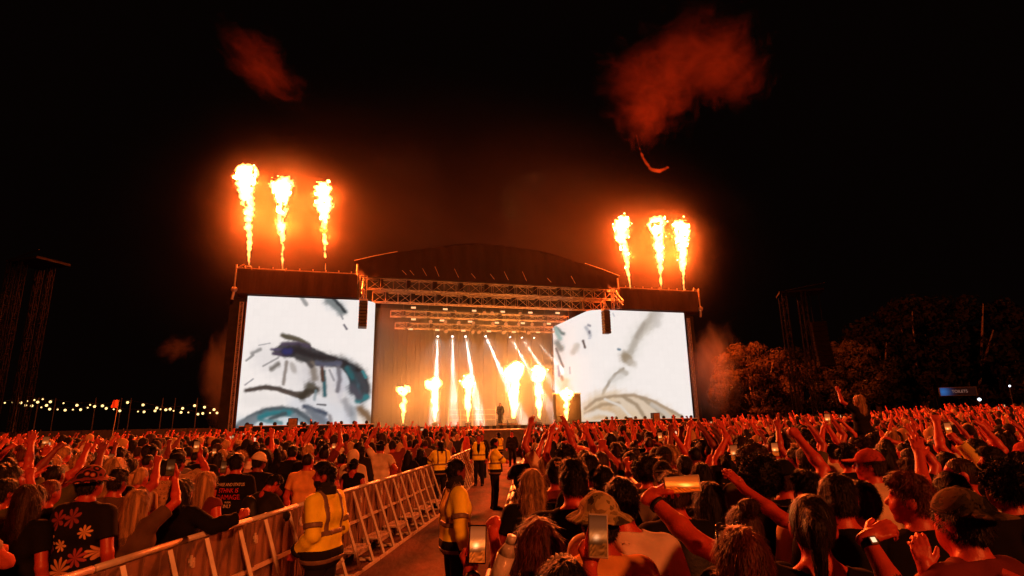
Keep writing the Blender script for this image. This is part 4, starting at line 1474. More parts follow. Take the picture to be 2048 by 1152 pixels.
# a thin bright curl of smoke
cu = [at_y(x, y, 43) for x, y in ((1272, 268), (1278, 292), (1287, 318), (1300, 336), (1318, 343), (1336, 335))]
base = np.array(cu[-2])
me = sdf_mesh('smoke_curl', lambda P: min_caps(P, [q - base for q in cu], (.05, .07, .10, .13, .20, .08)) + .06 * Wob(4, .3, .8)(P), (-3, -1, -1), (2, 1, 5), .05)
me.materials.append(vol_mat('smoke_curl', (.95, .4, .28), .16))
tag(link(D.objects.new('drifting_smoke', me)), kind='stuff').location = base


def glow_smoke(name, s, d, z, size, dens, aniso=.5):
    # thin exhaust smoke hanging round a group of flames, densest in its middle
    m = vol_mat(name, (.95, .85, .75), 0.0, aniso)
    nt = m.node_tree
    v = [x for x in nt.nodes if x.type == 'PRINCIPLED_VOLUME'][0]
    tc = nt.nodes.new('ShaderNodeTexCoord')
    ln = nt.nodes.new('ShaderNodeVectorMath')
    ln.operation = 'LENGTH'
    nt.links.new(tc.outputs['Object'], ln.inputs[0])
    mr = nt.nodes.new('ShaderNodeMapRange')
    mr.interpolation_type = 'SMOOTHERSTEP'
    mr.inputs['From Min'].default_value = 1.0
    mr.inputs['From Max'].default_value = 0.0
    mr.inputs['To Max'].default_value = 1.0
    nt.links.new(ln.outputs['Value'], mr.inputs['Value'])
    sq = nt.nodes.new('ShaderNodeMath')
    sq.operation = 'POWER'
    sq.inputs[1].default_value = 1.6
    nt.links.new(mr.outputs[0], sq.inputs[0])
    no = nt.nodes.new('ShaderNodeTexNoise')
    no.inputs['Scale'].default_value = 2.2
    no.inputs['Detail'].default_value = 5
    no.inputs['Distortion'].default_value = 1.2
    nt.links.new(tc.outputs['Object'], no.inputs['Vector'])
    nr = nt.nodes.new('ShaderNodeMapRange')
    nr.inputs['From Min'].default_value = .33
    nr.inputs['From Max'].default_value = .72
    nr.inputs['To Min'].default_value = .30 * dens
    nr.inputs['To Max'].default_value = 1.9 * dens
    nt.links.new(no.outputs[0], nr.inputs['Value'])
    mu = nt.nodes.new('ShaderNodeMath')
    mu.operation = 'MULTIPLY'
    nt.links.new(sq.outputs[0], mu.inputs[0])
    nt.links.new(nr.outputs[0], mu.inputs[1])
    nt.links.new(mu.outputs[0], v.inputs['Density'])
    o = MB().ball((0, 0, 0), 1.0, 24, 14).build(name, m, None, True)
    o.location = st(s, d, z)
    o.scale = size
    o.rotation_euler = (0, 0, STAGE_ROT)
    tag(o, kind='stuff')


glow_smoke('flame_smoke', 2.0, 1.0, 17.5, (9.5, 6.0, 9.5), .0095, .65)
glow_smoke('flame_smoke', 34.4, 1.0, 17.0, (9.0, 6.0, 8.5), .0095, .65)
glow_smoke('roof_smoke', 18.0, 4.0, 17.0, (38.0, 15.0, 21.0), .0028, .7)


# ------------------------------------------------------------------ trees
def tree(x, y, hgt, wid, trunk_h, nleaf, leaf, seed, lab, group, mleaf):
    g = np.random.default_rng(seed)
    zb = float(ground_z(x, y))
    o = tag(empty('tree', (x, y, zb - .05)), lab, 'tree', group)
    mb = MB()
    mb.tube((0, 0, 0), (0, 0, trunk_h), hgt * .035, 9, hgt * .026)
    tips = []
    for k in range(9):
        a = k * 2.4 + g.uniform(0, 1)
        r = wid * g.uniform(.18, .36)
        t = np.array([math.cos(a) * r, math.sin(a) * r, hgt * g.uniform(.5, .85)])
        b = np.array([0, 0, trunk_h * g.uniform(.6, 1)])
        m = (b + t) / 2 + g.normal(0, .25, 3)
        mb.tube(b, m, hgt * .014, 6, hgt * .010).tube(m, t, hgt * .010, 6, hgt * .003)
        tips.append(t)
    mb.build('trunk', M_bark, o, True)
    nc = 130
    cen = []
    while len(cen) < nc:
        p = g.uniform(-1, 1, 3)
        q = p * [1, 1, 1]
        if np.linalg.norm(q) < 1:
            p = p / max(np.linalg.norm(p), .2) * np.linalg.norm(p) ** .55
            cen.append(p * [wid / 2 * .86, wid / 2 * .86, (hgt - trunk_h * .55) / 2 * .9] + [0, 0, trunk_h * .55 + (hgt - trunk_h * .55) / 2])
    cen = np.array(cen)
    rad = g.uniform(.06, .13, nc) * wid
    ci = g.integers(0, nc, nleaf)
    dirs = g.normal(size=(nleaf, 3))
    dirs /= np.linalg.norm(dirs, axis=1)[:, None]
    P = cen[ci] + dirs * (rad[ci] * g.uniform(.55, 1.05, nleaf) ** .7)[:, None] * [1, 1, .8]
    nrm = dirs + g.normal(0, .20, (nleaf, 3))
    nrm /= np.linalg.norm(nrm, axis=1)[:, None]
    u = np.cross(nrm, g.normal(size=(nleaf, 3)))
    u /= np.linalg.norm(u, axis=1)[:, None]
    w = np.cross(nrm, u)
    sz = leaf * g.uniform(.6, 1.4, nleaf)[:, None]
    V = np.stack([P - u * sz, P - w * sz * .55, P + u * sz, P + w * sz * .55], 1).reshape(-1, 3)
    me = mesh_np('crown', V, np.arange(nleaf * 4).reshape(-1, 4), False)
    me.materials.append(mleaf)
    link(D.objects.new('crown', me), o)


LT = 'trees beyond the crowd lit by the flames'
p = at_y(1515, 830, 58); tree(p[0], 58, 9.3, 9.8, 2.0, 42000, .11, 1, 'bright round tree nearest the tan fold screen', LT, M_leaf)
p = at_y(1708, 830, 64); tree(p[0], 64, 10.2, 8.8, 2.2, 26000, .13, 2, 'dim orange tree behind the delay tower', LT, M_leafm)
p = at_y(1600, 830, 72); tree(p[0], 72, 10.5, 8.0, 2.2, 6000, .22, 3, 'darker tree filling the gap between the two orange trees', LT, M_leafd)
DT = 'black trees along the far edge of the field'
for k, (px, top, wd, lab) in enumerate(((1760, 640, 11, 'black tree rising just behind the dim orange tree'), (1850, 600, 14, 'tall black tree behind the toilets sign'), (1945, 585, 15, 'tallest black tree, above the small white lamp'), (2040, 600, 14, 'black tree cut off by the edge of the picture'))):
    p = at_y(px, 820, 82)
    t = at_y(px, top, 82)
    tree(p[0], 82, t[2], wd, 3.0, 6000, .34, 20 + k, lab, DT, M_leafd)


# ------------------------------------------------------------------ delay towers, signs, fences, string lights
def delay_tower(px, ptop, y, lab, wdt):
    p = at_y(px, 800, y)
    t = at_y(px, ptop, y)
    h = t[2]
    o = tag(empty('delay_tower', (p[0], y, float(ground_z(p[0], y))), -.3), lab, 'delay tower', 'delay towers in the field')
    for a, b in ((-1, -1), (1, -1), (1, 1), (-1, 1)):
        truss(a * wdt / 2, h, b * .8, 0, .3, .3, .9, .03, .018, axis=2).build('mast', M_faint, o)
    MB().box((-wdt / 2 - .3, -1.0, h), (wdt / 2 + 1.4, 1.0, h + .14)).tube((-wdt / 2, -1, h + .1), (wdt / 2 + 1.5, -1, h + .5), .05, 6).build('top_frame', M_faint, o)
    for k in range(9 if px > 500 else 0):
        c = MB().bevbox((-.5, -.35, -.36), (.5, .35, 0), .03).build('speaker_cabinet', M_faint, o)
        c.location = (wdt / 2 + .75, -.6 - .012 * k * k, h - 2.3 - k * .365)
    for dx in (-.3, .3) if px > 500 else ():
        MB().tube((wdt / 2 + .75 + dx, -.6, h - 2.28), (wdt / 2 + .75 + dx, -.6, h), .025, 5).build('hoist_chain', M_faint, o)


delay_tower(1612, 600, 42, 'dark scaffold delay tower with a hanging speaker column beside the trees', 1.3)
delay_tower(14, 525, 34, 'dim scaffold delay tower above the string lights', 1.0)

M_blue = picture_mat('sign_blue', 1.0)
p = at_y(1916, 783, 62)
o = tag(empty('toilets_sign', (p[0], 62, float(ground_z(p[0], 62))), -.15), 'blue TOILETS banner sign on splayed posts before the black trees', 'sign')
zs = p[2] - float(ground_z(p[0], 62))
mb = MB()
NX, NZ = 40, 8
V = [(-1.75 + 3.5 * i / NX, -.03, zs - .40 + .82 * j / NZ) for i in range(NX + 1) for j in range(NZ + 1)]
Q = [(i * (NZ + 1) + j, (i + 1) * (NZ + 1) + j, (i + 1) * (NZ + 1) + j + 1, i * (NZ + 1) + j + 1) for i in range(NX) for j in range(NZ)]
me = mesh_np('lit_face', V, Q)
V = np.array(V)
fx = np.exp(-((V[:, 0] + 1.5) / .62) ** 2) * (1 - .4 * np.abs((V[:, 2] - zs) / .41))
set_colour(me, 'picture', fx[:, None] * np.array([.012, .11, .36]) + np.array([.0008, .0010, .0016]))
me.materials.append(M_blue)
link(D.objects.new('lit_face', me), o)
MB().bevbox((-1.85, -.02, zs - .46), (1.85, .12, zs + .48), .02).build('board', M_dark, o)
for x in (-2.4, 2.5):
    MB().tube((x - .45, 0, 0), (x, 0, zs + .6), .05, 6).tube((x + .45, 0, 0), (x, 0, zs + .6), .05, 6).build('splayed_post', M_faint, o)
MB().tube((-2.4, 0, zs + .5), (2.5, 0, zs + .5), .03, 6).build('cross_bar', M_faint, o)


def text_mesh(name, body, size, m, parent, loc, rotx=math.pi / 2, rotz=0, ext=.002, bold=.0, sx=1.0):
    c = D.curves.new(name, 'FONT')
    c.body = body
    c.size = size
    c.extrude = ext
    c.offset = bold
    c.align_x = 'CENTER'
    c.align_y = 'CENTER'
    t = D.objects.new(name, c)
    COL.objects.link(t)
    dg = bpy.context.evaluated_depsgraph_get()
    me = D.meshes.new_from_object(t.evaluated_get(dg))
    D.objects.remove(t)
    me.materials.clear()
    me.materials.append(m)
    o = link(D.objects.new(name, me), parent)
    o.location = loc
    o.rotation_euler = (rotx, 0, rotz)
    o.scale = (sx, 1, 1)
    return o


text_mesh('lettering', 'TOILETS', .42, emat('sign_letters', (.55, .42, .36), .22), o, (.15, -.045, zs))
p = at_y(2018, 772, 75)
o = tag(empty('lamp_post', (p[0], 75, 0)), 'small white lamp on a thin pole in front of the black trees', 'lamp post')
MB().tube((0, 0, 0), (0, 0, p[2]), .05, 6).build('pole', M_dark, o)
MB().ball((0, -.1, p[2]), .13, 9, 6).build('lamp', M_bulbw, o, True)
p = at_y(1957, 799, 52)
o = tag(empty('work_lamp', (p[0], 52, 0)), 'bright white work lamp on a short stand below the toilets sign', 'work lamp')
MB().tube((0, 0, 0), (0, 0, p[2]), .04, 6).build('stand', M_dark, o)
MB().ball((0, -.1, p[2]), .14, 9, 6).build('lamp', M_bulbw, o, True)

for x0, y0, x1, y1, hh, lab in ((-88, 66, -23, 58, 2.7, 'long dark site fence below the string lights'), (24, 62, 92, 66, 2.9, 'long dark site fence below the toilets sign')):
    L = math.hypot(x1 - x0, y1 - y0)
    o = tag(empty('site_fence', (x0, y0, -.4), math.atan2(y1 - y0, x1 - x0)), lab, 'fence', 'dark fences round the field')
    mb = MB()
    n = int(L / 2.4)
    for k in range(n): mb.box((k * 2.4 + .03, -.02, .1), (k * 2.4 + 2.37, .02, hh))
    mb.build('panel', M_black, o)
    for k in range(0, n, 4): MB().tube((k * 2.4, 0, 0), (k * 2.4, 0, hh + .15), .05, 6).build('post', M_dark, o)

bulb = [(28, 938), (72, 935), (120, 938), (147, 952), (157, 928), (183, 955), (198, 922), (217, 934), (246, 917), (268, 953), (290, 932), (366, 940), (443, 952), (519, 950), (545, 959), (590, 955), (735, 936), (824, 950), (903, 968), (955, 978), (980, 974), (1052, 970), (1121, 954), (1178, 963), (1233, 977), (1286, 985), (1330, 985)]
bulb2 = [(238, 964), (286, 974), (332, 976), (375, 980), (420, 977), (464, 977), (505, 966), (612, 970), (655, 975), (690, 984), (795, 988), (830, 990), (893, 984), (925, 975), (1000, 984), (1043, 993), (1085, 993), (1140, 1003), (1168, 999), (1210, 996), (1250, 996), (1341, 985)]
TINY = {(28, 938), (72, 935), (198, 922), (246, 917), (366, 940), (519, 950), (238, 964), (332, 976), (420, 977), (505, 966), (655, 975), (795, 988), (925, 975), (1000, 984), (1085, 993), (1210, 996), (157, 928)}
for bl, yy, lab in ((bulb, 66.0, 'upper string of round warm bulbs strung between thin poles'), (bulb2, 70.0, 'lower string of round warm bulbs strung between thin poles')):
    pts = [at_y(x / 2.88, 480 + y / 2.88, yy) for x, y in bl]
    o = tag(empty('festoon_string', pts[0]), lab, 'string lights', 'festoon strings over the far field')
    base = np.array(pts[0])
    MB().path([tuple(q - base + (0, 0, .25)) for q in pts], .012, 4).build('cable', M_dark, o)
    for (x, y), q in zip(bl, pts):
        r = .085 if (x, y) in TINY else .14
        c = MB().ball((0, 0, 0), r, 10, 7).build('bulb', M_bulb, o, True)
        c.location = q - base
    for k, x in enumerate((105, 222, 552, 755, 938, 1137) if yy < 68 else (320, 700, 1010)):
        q = at_y(x / 2.88, 480 + 925 / 2.88, yy + .3)
        tag(MB().tube((0, 0, 0), (0, 0, q[2] + .3), .05, 6).build('lamp_pole', M_dark), f'thin pole holding the {"upper" if yy < 68 else "lower"} bulb string, {ORD[k].replace("nearest", "first")} from its far end', 'pole', 'poles of the string lights').location = (q[0], q[1], 0)
p = at_y(231, 815, 60)
o = tag(empty('flag', (p[0], 60, 0)), 'small red flag on a tilted pole above the far crowd', 'flag')
q = at_y(235, 800, 60)
MB().tube((0, 0, 0), (.25, 0, q[2]), .03, 6).build('pole', M_truss, o)
V = [(.25 - .10 * j / 6 - i * .09, .06 * math.sin(i * 1.1 + j * .4), q[2] - j * .13) for i in range(8) for j in range(7)]
me = mesh_np('cloth', V, [(i * 7 + j, i * 7 + j + 1, i * 7 + j + 8, i * 7 + j + 7) for i in range(7) for j in range(6)])
me.materials.append(M_flag)
link(D.objects.new('cloth', me), o)


# ------------------------------------------------------------------ clothes, skin and hair materials
def cloth(name, col, var=.18): return mat('cloth_' + name, col, .88, var, 5, .25, 9, spec=.15)


TOPS = {
    'black': cloth('black', (.0055, .0045, .0045)), 'charcoal': cloth('charcoal', (.017, .014, .013)), 'navy': cloth('navy', (.016, .016, .030)), 'maroon': cloth('maroon', (.14, .022, .018)), 'red': cloth('red', (.42, .05, .035)),
    'grey': cloth('grey', (.17, .13, .11)), 'white': cloth('white', (.72, .62, .52)), 'cream': cloth('cream', (.60, .46, .32)), 'orange': cloth('orange', (.72, .34, .10)), 'olive': cloth('olive', (.085, .075, .030)), 'brown': cloth('brown', (.11, .06, .035)),
    'pink': cloth('pink', (.48, .20, .18)), 'yellow': cloth('yellow', (.70, .55, .12))}
SKIN = {'fair': mat('skin_fair', (.52, .064, .036), .42, .08, 9, .12, 120, spec=.45), 'tan': mat('skin_tan', (.41, .052, .030), .42, .08, 9, .12, 120, spec=.45), 'brown': mat('skin_brown', (.20, .034, .022), .5, .08, 9, .12, 120, spec=.4), 'dark': mat('skin_dark', (.085, .028, .020), .45, .08, 9, .12, 120, spec=.45)}


def hairmat(name, col, r=.55):
    m = mat('hair_' + name, col, .48, .55, 26, .55, 95, stretch=(1, 1, .10), spec=.22)
    return m


HAIR = {'black': hairmat('black', (.0065, .0048, .0045)), 'dark': hairmat('dark_brown', (.010, .006, .0045)), 'brown': hairmat('brown', (.032, .015, .009)), 'auburn': hairmat('auburn', (.09, .020, .010)), 'blonde': hairmat('blonde', (.36, .20, .085)), 'grey': hairmat('grey', (.22, .19, .17))}
M_denim = cloth('denim', (.035, .040, .065), .3)
M_blacktr = cloth('black_trousers', (.012, .010, .010))
M_hivis = mat('high_visibility_cloth', (.95, .80, .03), .7, .12, 6, .35, 10, spec=.2)
M_hivis2 = mat('high_visibility_orange', (.85, .50, .06), .7, .15, 6, .35, 10, spec=.2)
M_band = mat('reflective_tape', (.19, .12, .085), .45, .15, 20, .1, 60)
M_phone = mat('phone_case', (.010, .010, .011), .25, .2, 8, 0, spec=.6)
M_phonew = mat('phone_case_pale', (.55, .50, .46), .3, .1, 8, 0, spec=.6)
M_strap = mat('black_strap', (.010, .010, .010), .6, .2, 10, .2, 60)
M_glass = mat('dark_lens', (.02, .012, .01), .12, .1, 4, 0, spec=.8)
M_eye = mat('eye', (.55, .45, .42), .25, .05, 9, 0)


def pattern(name, ramp, scale, kind='VORONOI', rough=.85, dist=.0, detail=3.0):
    """blotched or printed cloth: ramp is a list of (position, colour), hard steps"""
    m = D.materials.new(name)
    m.use_nodes = True
    nt = m.node_tree
    b = nt.nodes['Principled BSDF']
    b.inputs['Roughness'].default_value = rough
    b.inputs['Specular IOR Level'].default_value = .15
    tc = nt.nodes.new('ShaderNodeTexCoord')
    if kind == 'VORONOI':
        t = nt.nodes.new('ShaderNodeTexVoronoi')
        out = t.outputs['Distance']
    else:
        t = nt.nodes.new('ShaderNodeTexNoise')
        t.inputs['Detail'].default_value = detail
        t.inputs['Distortion'].default_value = dist
        out = t.outputs[0]
    t.inputs['Scale'].default_value = scale
    nt.links.new(tc.outputs['Object'], t.inputs['Vector'])
    r = nt.nodes.new('ShaderNodeValToRGB')
    r.color_ramp.interpolation = 'CONSTANT'
    e = r.color_ramp.elements
    while len(e) < len(ramp): e.new(.5)
    for k, (p, c) in enumerate(ramp):
        e[k].position = p
        e[k].color = (*c, 1)
    nt.links.new(out, r.inputs[0])
    nt.links.new(r.outputs[0], b.inputs['Base Color'])
    return m


CAMO = pattern('camouflage', [(0, (.05, .045, .022)), (.42, (.16, .13, .05)), (.50, (.42, .33, .16)), (.58, (.22, .17, .07)), (.66, (.04, .035, .02))], 9, 'NOISE', dist=.8)
CAMOD = pattern('camouflage_dark', [(0, (.012, .011, .008)), (.42, (.05, .04, .018)), (.52, (.12, .075, .035)), (.60, (.02, .018, .010))], 8, 'NOISE', dist=.9)
PAISLEY = pattern('paisley', [(0, (.36, .20, .085)), (.10, (.07, .035, .02)), (.18, (.50, .31, .15)), (.27, (.09, .05, .03)), (.38, (.36, .22, .11))], 22)
LEOPARD = pattern('leopard', [(0, (.06, .03, .015)), (.14, (.50, .27, .11)), (.42, (.12, .05, .02)), (.52, (.48, .26, .10))], 26)
FLORALHAT = pattern('flower_hat', [(0, (.46, .20, .13)), (.18, (.30, .05, .04)), (.30, (.012, .008, .008)), (.55, (.18, .03, .028))], 17)
STRIPES = pattern('streaked', [(0, (.03, .012, .01)), (.44, (.44, .20, .07)), (.56, (.05, .02, .014)), (.62, (.34, .14, .06))], 14, 'NOISE', dist=1.6)
KNIT = pattern('open_knit', [(0, (.05, .03, .02)), (.22, (.40, .24, .12)), (.5, (.30, .17, .09))], 55)


def add_flowers(m, seeds):
    """many-petalled flowers printed on black cloth: (centre, radius, petals, colour) in the wearer's space"""
    nt = m.node_tree
    b = nt.nodes['Principled BSDF']
    tc = nt.nodes.new('ShaderNodeTexCoord')
    sep = nt.nodes.new('ShaderNodeSeparateXYZ')
    nt.links.new(tc.outputs['Object'], sep.inputs[0])

    def M(op, a, b_=None, c=None):
        n = nt.nodes.new('ShaderNodeMath')
        n.operation = op
        for k, v in enumerate((a, b_, c)):
            if v is None: continue
            if isinstance(v, (int, float)): n.inputs[k].default_value = v
            else: nt.links.new(v, n.inputs[k])
        return n.outputs[0]
    col = None
    x, z = sep.outputs[0], sep.outputs[2]
    prev = (.009, .007, .008, 1)
    for (cx, cz), r, npet, c in seeds:
        dx, dz = M('SUBTRACT', x, cx), M('SUBTRACT', z, cz)
        rr = M('SQRT', M('ADD', M('MULTIPLY', dx, dx), M('MULTIPLY', dz, dz)))
        th = M('ARCTAN2', dz, dx)
        pet = M('ABSOLUTE', M('SINE', M('MULTIPLY', M('ADD', th, cx * 7), npet / 2)))
        lim = M('MULTIPLY', M('ADD', M('MULTIPLY', pet, .62), .34), r)
        mask = M('LESS_THAN', rr, lim)
        mx = nt.nodes.new('ShaderNodeMix')
        mx.data_type = 'RGBA'
        nt.links.new(mask, mx.inputs['Factor'])
        if isinstance(prev, tuple): mx.inputs[6].default_value = prev
        else: nt.links.new(prev, mx.inputs[6])
        sh = M('MULTIPLY', pet, 1)
        m2 = nt.nodes.new('ShaderNodeMix')
        m2.data_type = 'RGBA'
        nt.links.new(sh, m2.inputs['Factor'])
        m2.inputs[6].default_value = (c[0] * .25, c[1] * .2, c[2] * .2, 1)
        m2.inputs[7].default_value = (*c, 1)
        nt.links.new(m2.outputs[2], mx.inputs[7])
        prev = mx.outputs[2]
    nt.links.new(prev, b.inputs['Base Color'])
    return m


g_ = np.random.default_rng(5)
fl = [((-.02, 1.02), .11, 11, (.62, .30, .13)), ((-.20, 1.23), .10, 10, (.60, .30, .14)), ((.14, 1.30), .055, 8, (.66, .36, .14)), ((-.06, 1.20), .05, 7, (.70, .40, .2)), ((.10, 1.12), .075, 8, (.34, .06, .06)), ((.20, 1.15), .06, 8, (.62, .3, .16)), ((-.14, 1.38), .08, 7, (.26, .045, .045)),
      ((.0, 1.40), .08, 7, (.25, .05, .05)), ((.18, .98), .07, 9, (.55, .26, .12)), ((-.22, 1.02), .08, 8, (.30, .06, .05)), ((-.25, 1.12), .05, 7, (.4, .1, .08)), ((.08, .92), .06, 8, (.32, .07, .05))]
FLORAL = add_flowers(mat('flower_shirt', (.009, .007, .008), .85, spec=.15), fl)

# ------------------------------------------------------------------ phones
def phone(loc, face, up, w=.074, h=.155, lit=True, label='', case=None, tint=(1, 1, 1), grp='phones held up in the crowd', bright=1.0, dark=False):
    """face: where the display looks; up: the long side"""
    f, u = Vector(unit(face)), Vector(unit(up))
    u = (u - f * u.dot(f)).normalized()
    x = u.cross(f) * -1
    R = Matrix((x, f * -1, u)).transposed()       # local +x across, -y display side, +z long side
    if R.determinant() < 0: R = Matrix((x * -1, f * -1, u)).transposed()
    o = empty('phone', loc)
    o.rotation_euler = R.to_euler()
    tag(o, label, 'phone', grp)
    MB().bevbox((-w / 2, -.0045, -h / 2), (w / 2, .0045, h / 2), .0035).build('case', case or M_phone, o)
    nx, nz = 10, 20
    V = [(-w / 2 + .004 + (w - .008) * i / nx, -.0062, -h / 2 + .006 + (h - .012) * j / nz) for i in range(nx + 1) for j in range(nz + 1)]
    Q = [(i * (nz + 1) + j, (i + 1) * (nz + 1) + j, (i + 1) * (nz + 1) + j + 1, i * (nz + 1) + j + 1) for i in range(nx) for j in range(nz)]
    me = mesh_np('display', V, Q)
    V = np.array(V)
    # what it shows: night sky, blazing stage, orange crowd; along the direction that is upward in the world
    wv = np.array([tuple(R @ Vector(p)) for p in V])
    hz, hx = wv[:, 2], wv @ np.array(x)
    if abs(u.z) < .5: hx = wv @ np.array(u)
    a = (hz - hz.min()) / np.ptp(hz)
    c = (hx - hx.min()) / np.ptp(hx)
    n = .5 + .5 * np.sin(a * 41 + np.sin(c * 33) * 3) * np.sin(c * 37)
    C = np.array([.10, .035, .012]) * np.ones((len(V), 1))
    C = C + np.exp(-((a - .50) / .12) ** 2)[:, None] * np.array([.85, .36, .12]) * (.6 + .4 * n[:, None])
    C = C + (np.exp(-((a - .46) / .06) ** 2 - ((c - .6) / .16) ** 2))[:, None] * np.array([.9, .75, .55])
    C = C + (np.exp(-((a - .78) / .22) ** 2))[:, None] * np.array([.20, .085, .04])
    C = np.where((a < .30)[:, None], np.array([.45, .13, .025]) * (.25 + n[:, None]), C)
    if dark: C = C * np.array([.50, .55, .62])
    C = C ** 1.3 * np.array([1.75, 1.12, .72]) * np.array(tint)
    set_colour(me, 'picture', np.clip(C * bright, 0, 1.6))
    me.materials.append(M_phonepic)
    link(D.objects.new('display', me), o)
    MB().tube((w * .28, .0046, h * .40), (w * .28, .0075, h * .40), .007, 8).tube((w * .28, .0046, h * .29), (w * .28, .0075, h * .29), .007, 8).build('camera_lens', M_glass, o)
    return o


# ------------------------------------------------------------------ assembling a person
def put(name, me, m, parent, mtx=None):
    if len(me.materials) == 0: me.materials.append(None)
    o = D.objects.new(name, me)
    o.material_slots[0].link = 'OBJECT'
    o.material_slots[0].material = m
    link(o, parent)
    if mtx is not None: o.matrix_local = mtx
    return o


HATS = {'cap': 'cap', 'cap_back': 'cap', 'bucket': 'bucket_hat', 'beanie': 'beanie', 'hood': 'hood'}
N_SDF = [0]


def cut_low(lo, z):
    lo = np.array(lo)
    lo[2] = max(lo[2], z)
    return lo


class Kit:
    """meshes of one pose, shared by all who strike it"""
    def __init__(self, body, top='tee', h=.012, legs=True):
        self.b, self.top = body, top
        lo, hi = body.bounds()
        self.body = sdf_mesh('person', body.d_body, lo, hi, h)
        self.shirt = sdf_mesh('top', lambda P: body.d_shirt(P, top), cut_low(lo - .06, .74), hi + .06, h)
        self.extra = []
        if body.sit or abs(body.bw - 1) > .09: self.trs = sdf_mesh('trousers', body.d_trousers, (lo[0], lo[1], .02), (hi[0], hi[1], 1.05), .016)
        else: self.trs = TROUSERS()
        self.hm = body.head_matrix()
        N_SDF[0] += 1


_tr = []


def TROUSERS():
    if not _tr:
        b = Body()
        _tr.append(sdf_mesh('trousers', b.d_trousers, (-.3, -.2, .03), (.3, .2, 1.05), .016))
    return _tr[0]


_shoe = []


def SHOES():
    if not _shoe:
        b = Body()
        for s in (0, 1):
            b2 = Body()
            b2.legs = [b.legs[s]]
            x = b.legs[s][2][0]
            _shoe.append(sdf_mesh('shoe', lambda P, b2=b2: b2.foot(P, .008), (x - .1, -.16, -.02), (x + .1, .22, .14), .011))
    return _shoe


def person(kit, pos, yaw, sc, skin, hair, haircol, topm, label, group=None, hat=None, hatm=None, tr=None, topname=None, beard=None, shoes=False, hh=None, cat='person'):
    o = put('person', kit.body, skin, None)
    o.location = pos
    o.rotation_euler = (0, 0, yaw)
    o.scale = (sc, sc, sc)
    tag(o, label, cat, group)
    put(topname or {'tee': 't_shirt', 'tank': 'vest_top', 'long': 'long_sleeved_top', 'hoodie': 'hoodie', 'jacket': 'jacket'}[kit.top], kit.shirt, topm, o)
    put('trousers', kit.trs, tr or M_denim, o)
    if hair: put('hair', hair_mesh(hair, hh), haircol, o, kit.hm)
    if beard: put('beard', hair_mesh('beard'), beard, o, kit.hm)
    if hat: put(HATS[hat], hair_mesh(hat, hh), hatm, o, kit.hm)
    if shoes:
        for me in SHOES(): put('shoe', me, M_blacktr, o)
    return o


TAKEN = []   # (x, y, radius) already stood upon


def spot(px, py, s=1.0, z=1.645):
    """ground point of someone whose head centre shows at the pixel; the ground rises a little to the sides"""
    p = at_z(px, py, z * s)
    for _ in range(6):
        p = at_z(px, py, z * s + float(ground_z(p[0], p[1])))
    return np.array([p[0], p[1], float(ground_z(p[0], p[1]))])


def local(p, pos, yaw, sc):
    c, s = math.cos(-yaw), math.sin(-yaw)
    d = (np.asarray(p, float) - pos) / sc
    return np.array([c * d[0] - s * d[1], s * d[0] + c * d[1], d[2]])


def to_world(v, pos, yaw, sc):
    c, s = math.cos(yaw), math.sin(yaw)
    v = np.asarray(v, float) * sc
    return np.array([c * v[0] - s * v[1], s * v[0] + c * v[1], v[2]]) + pos


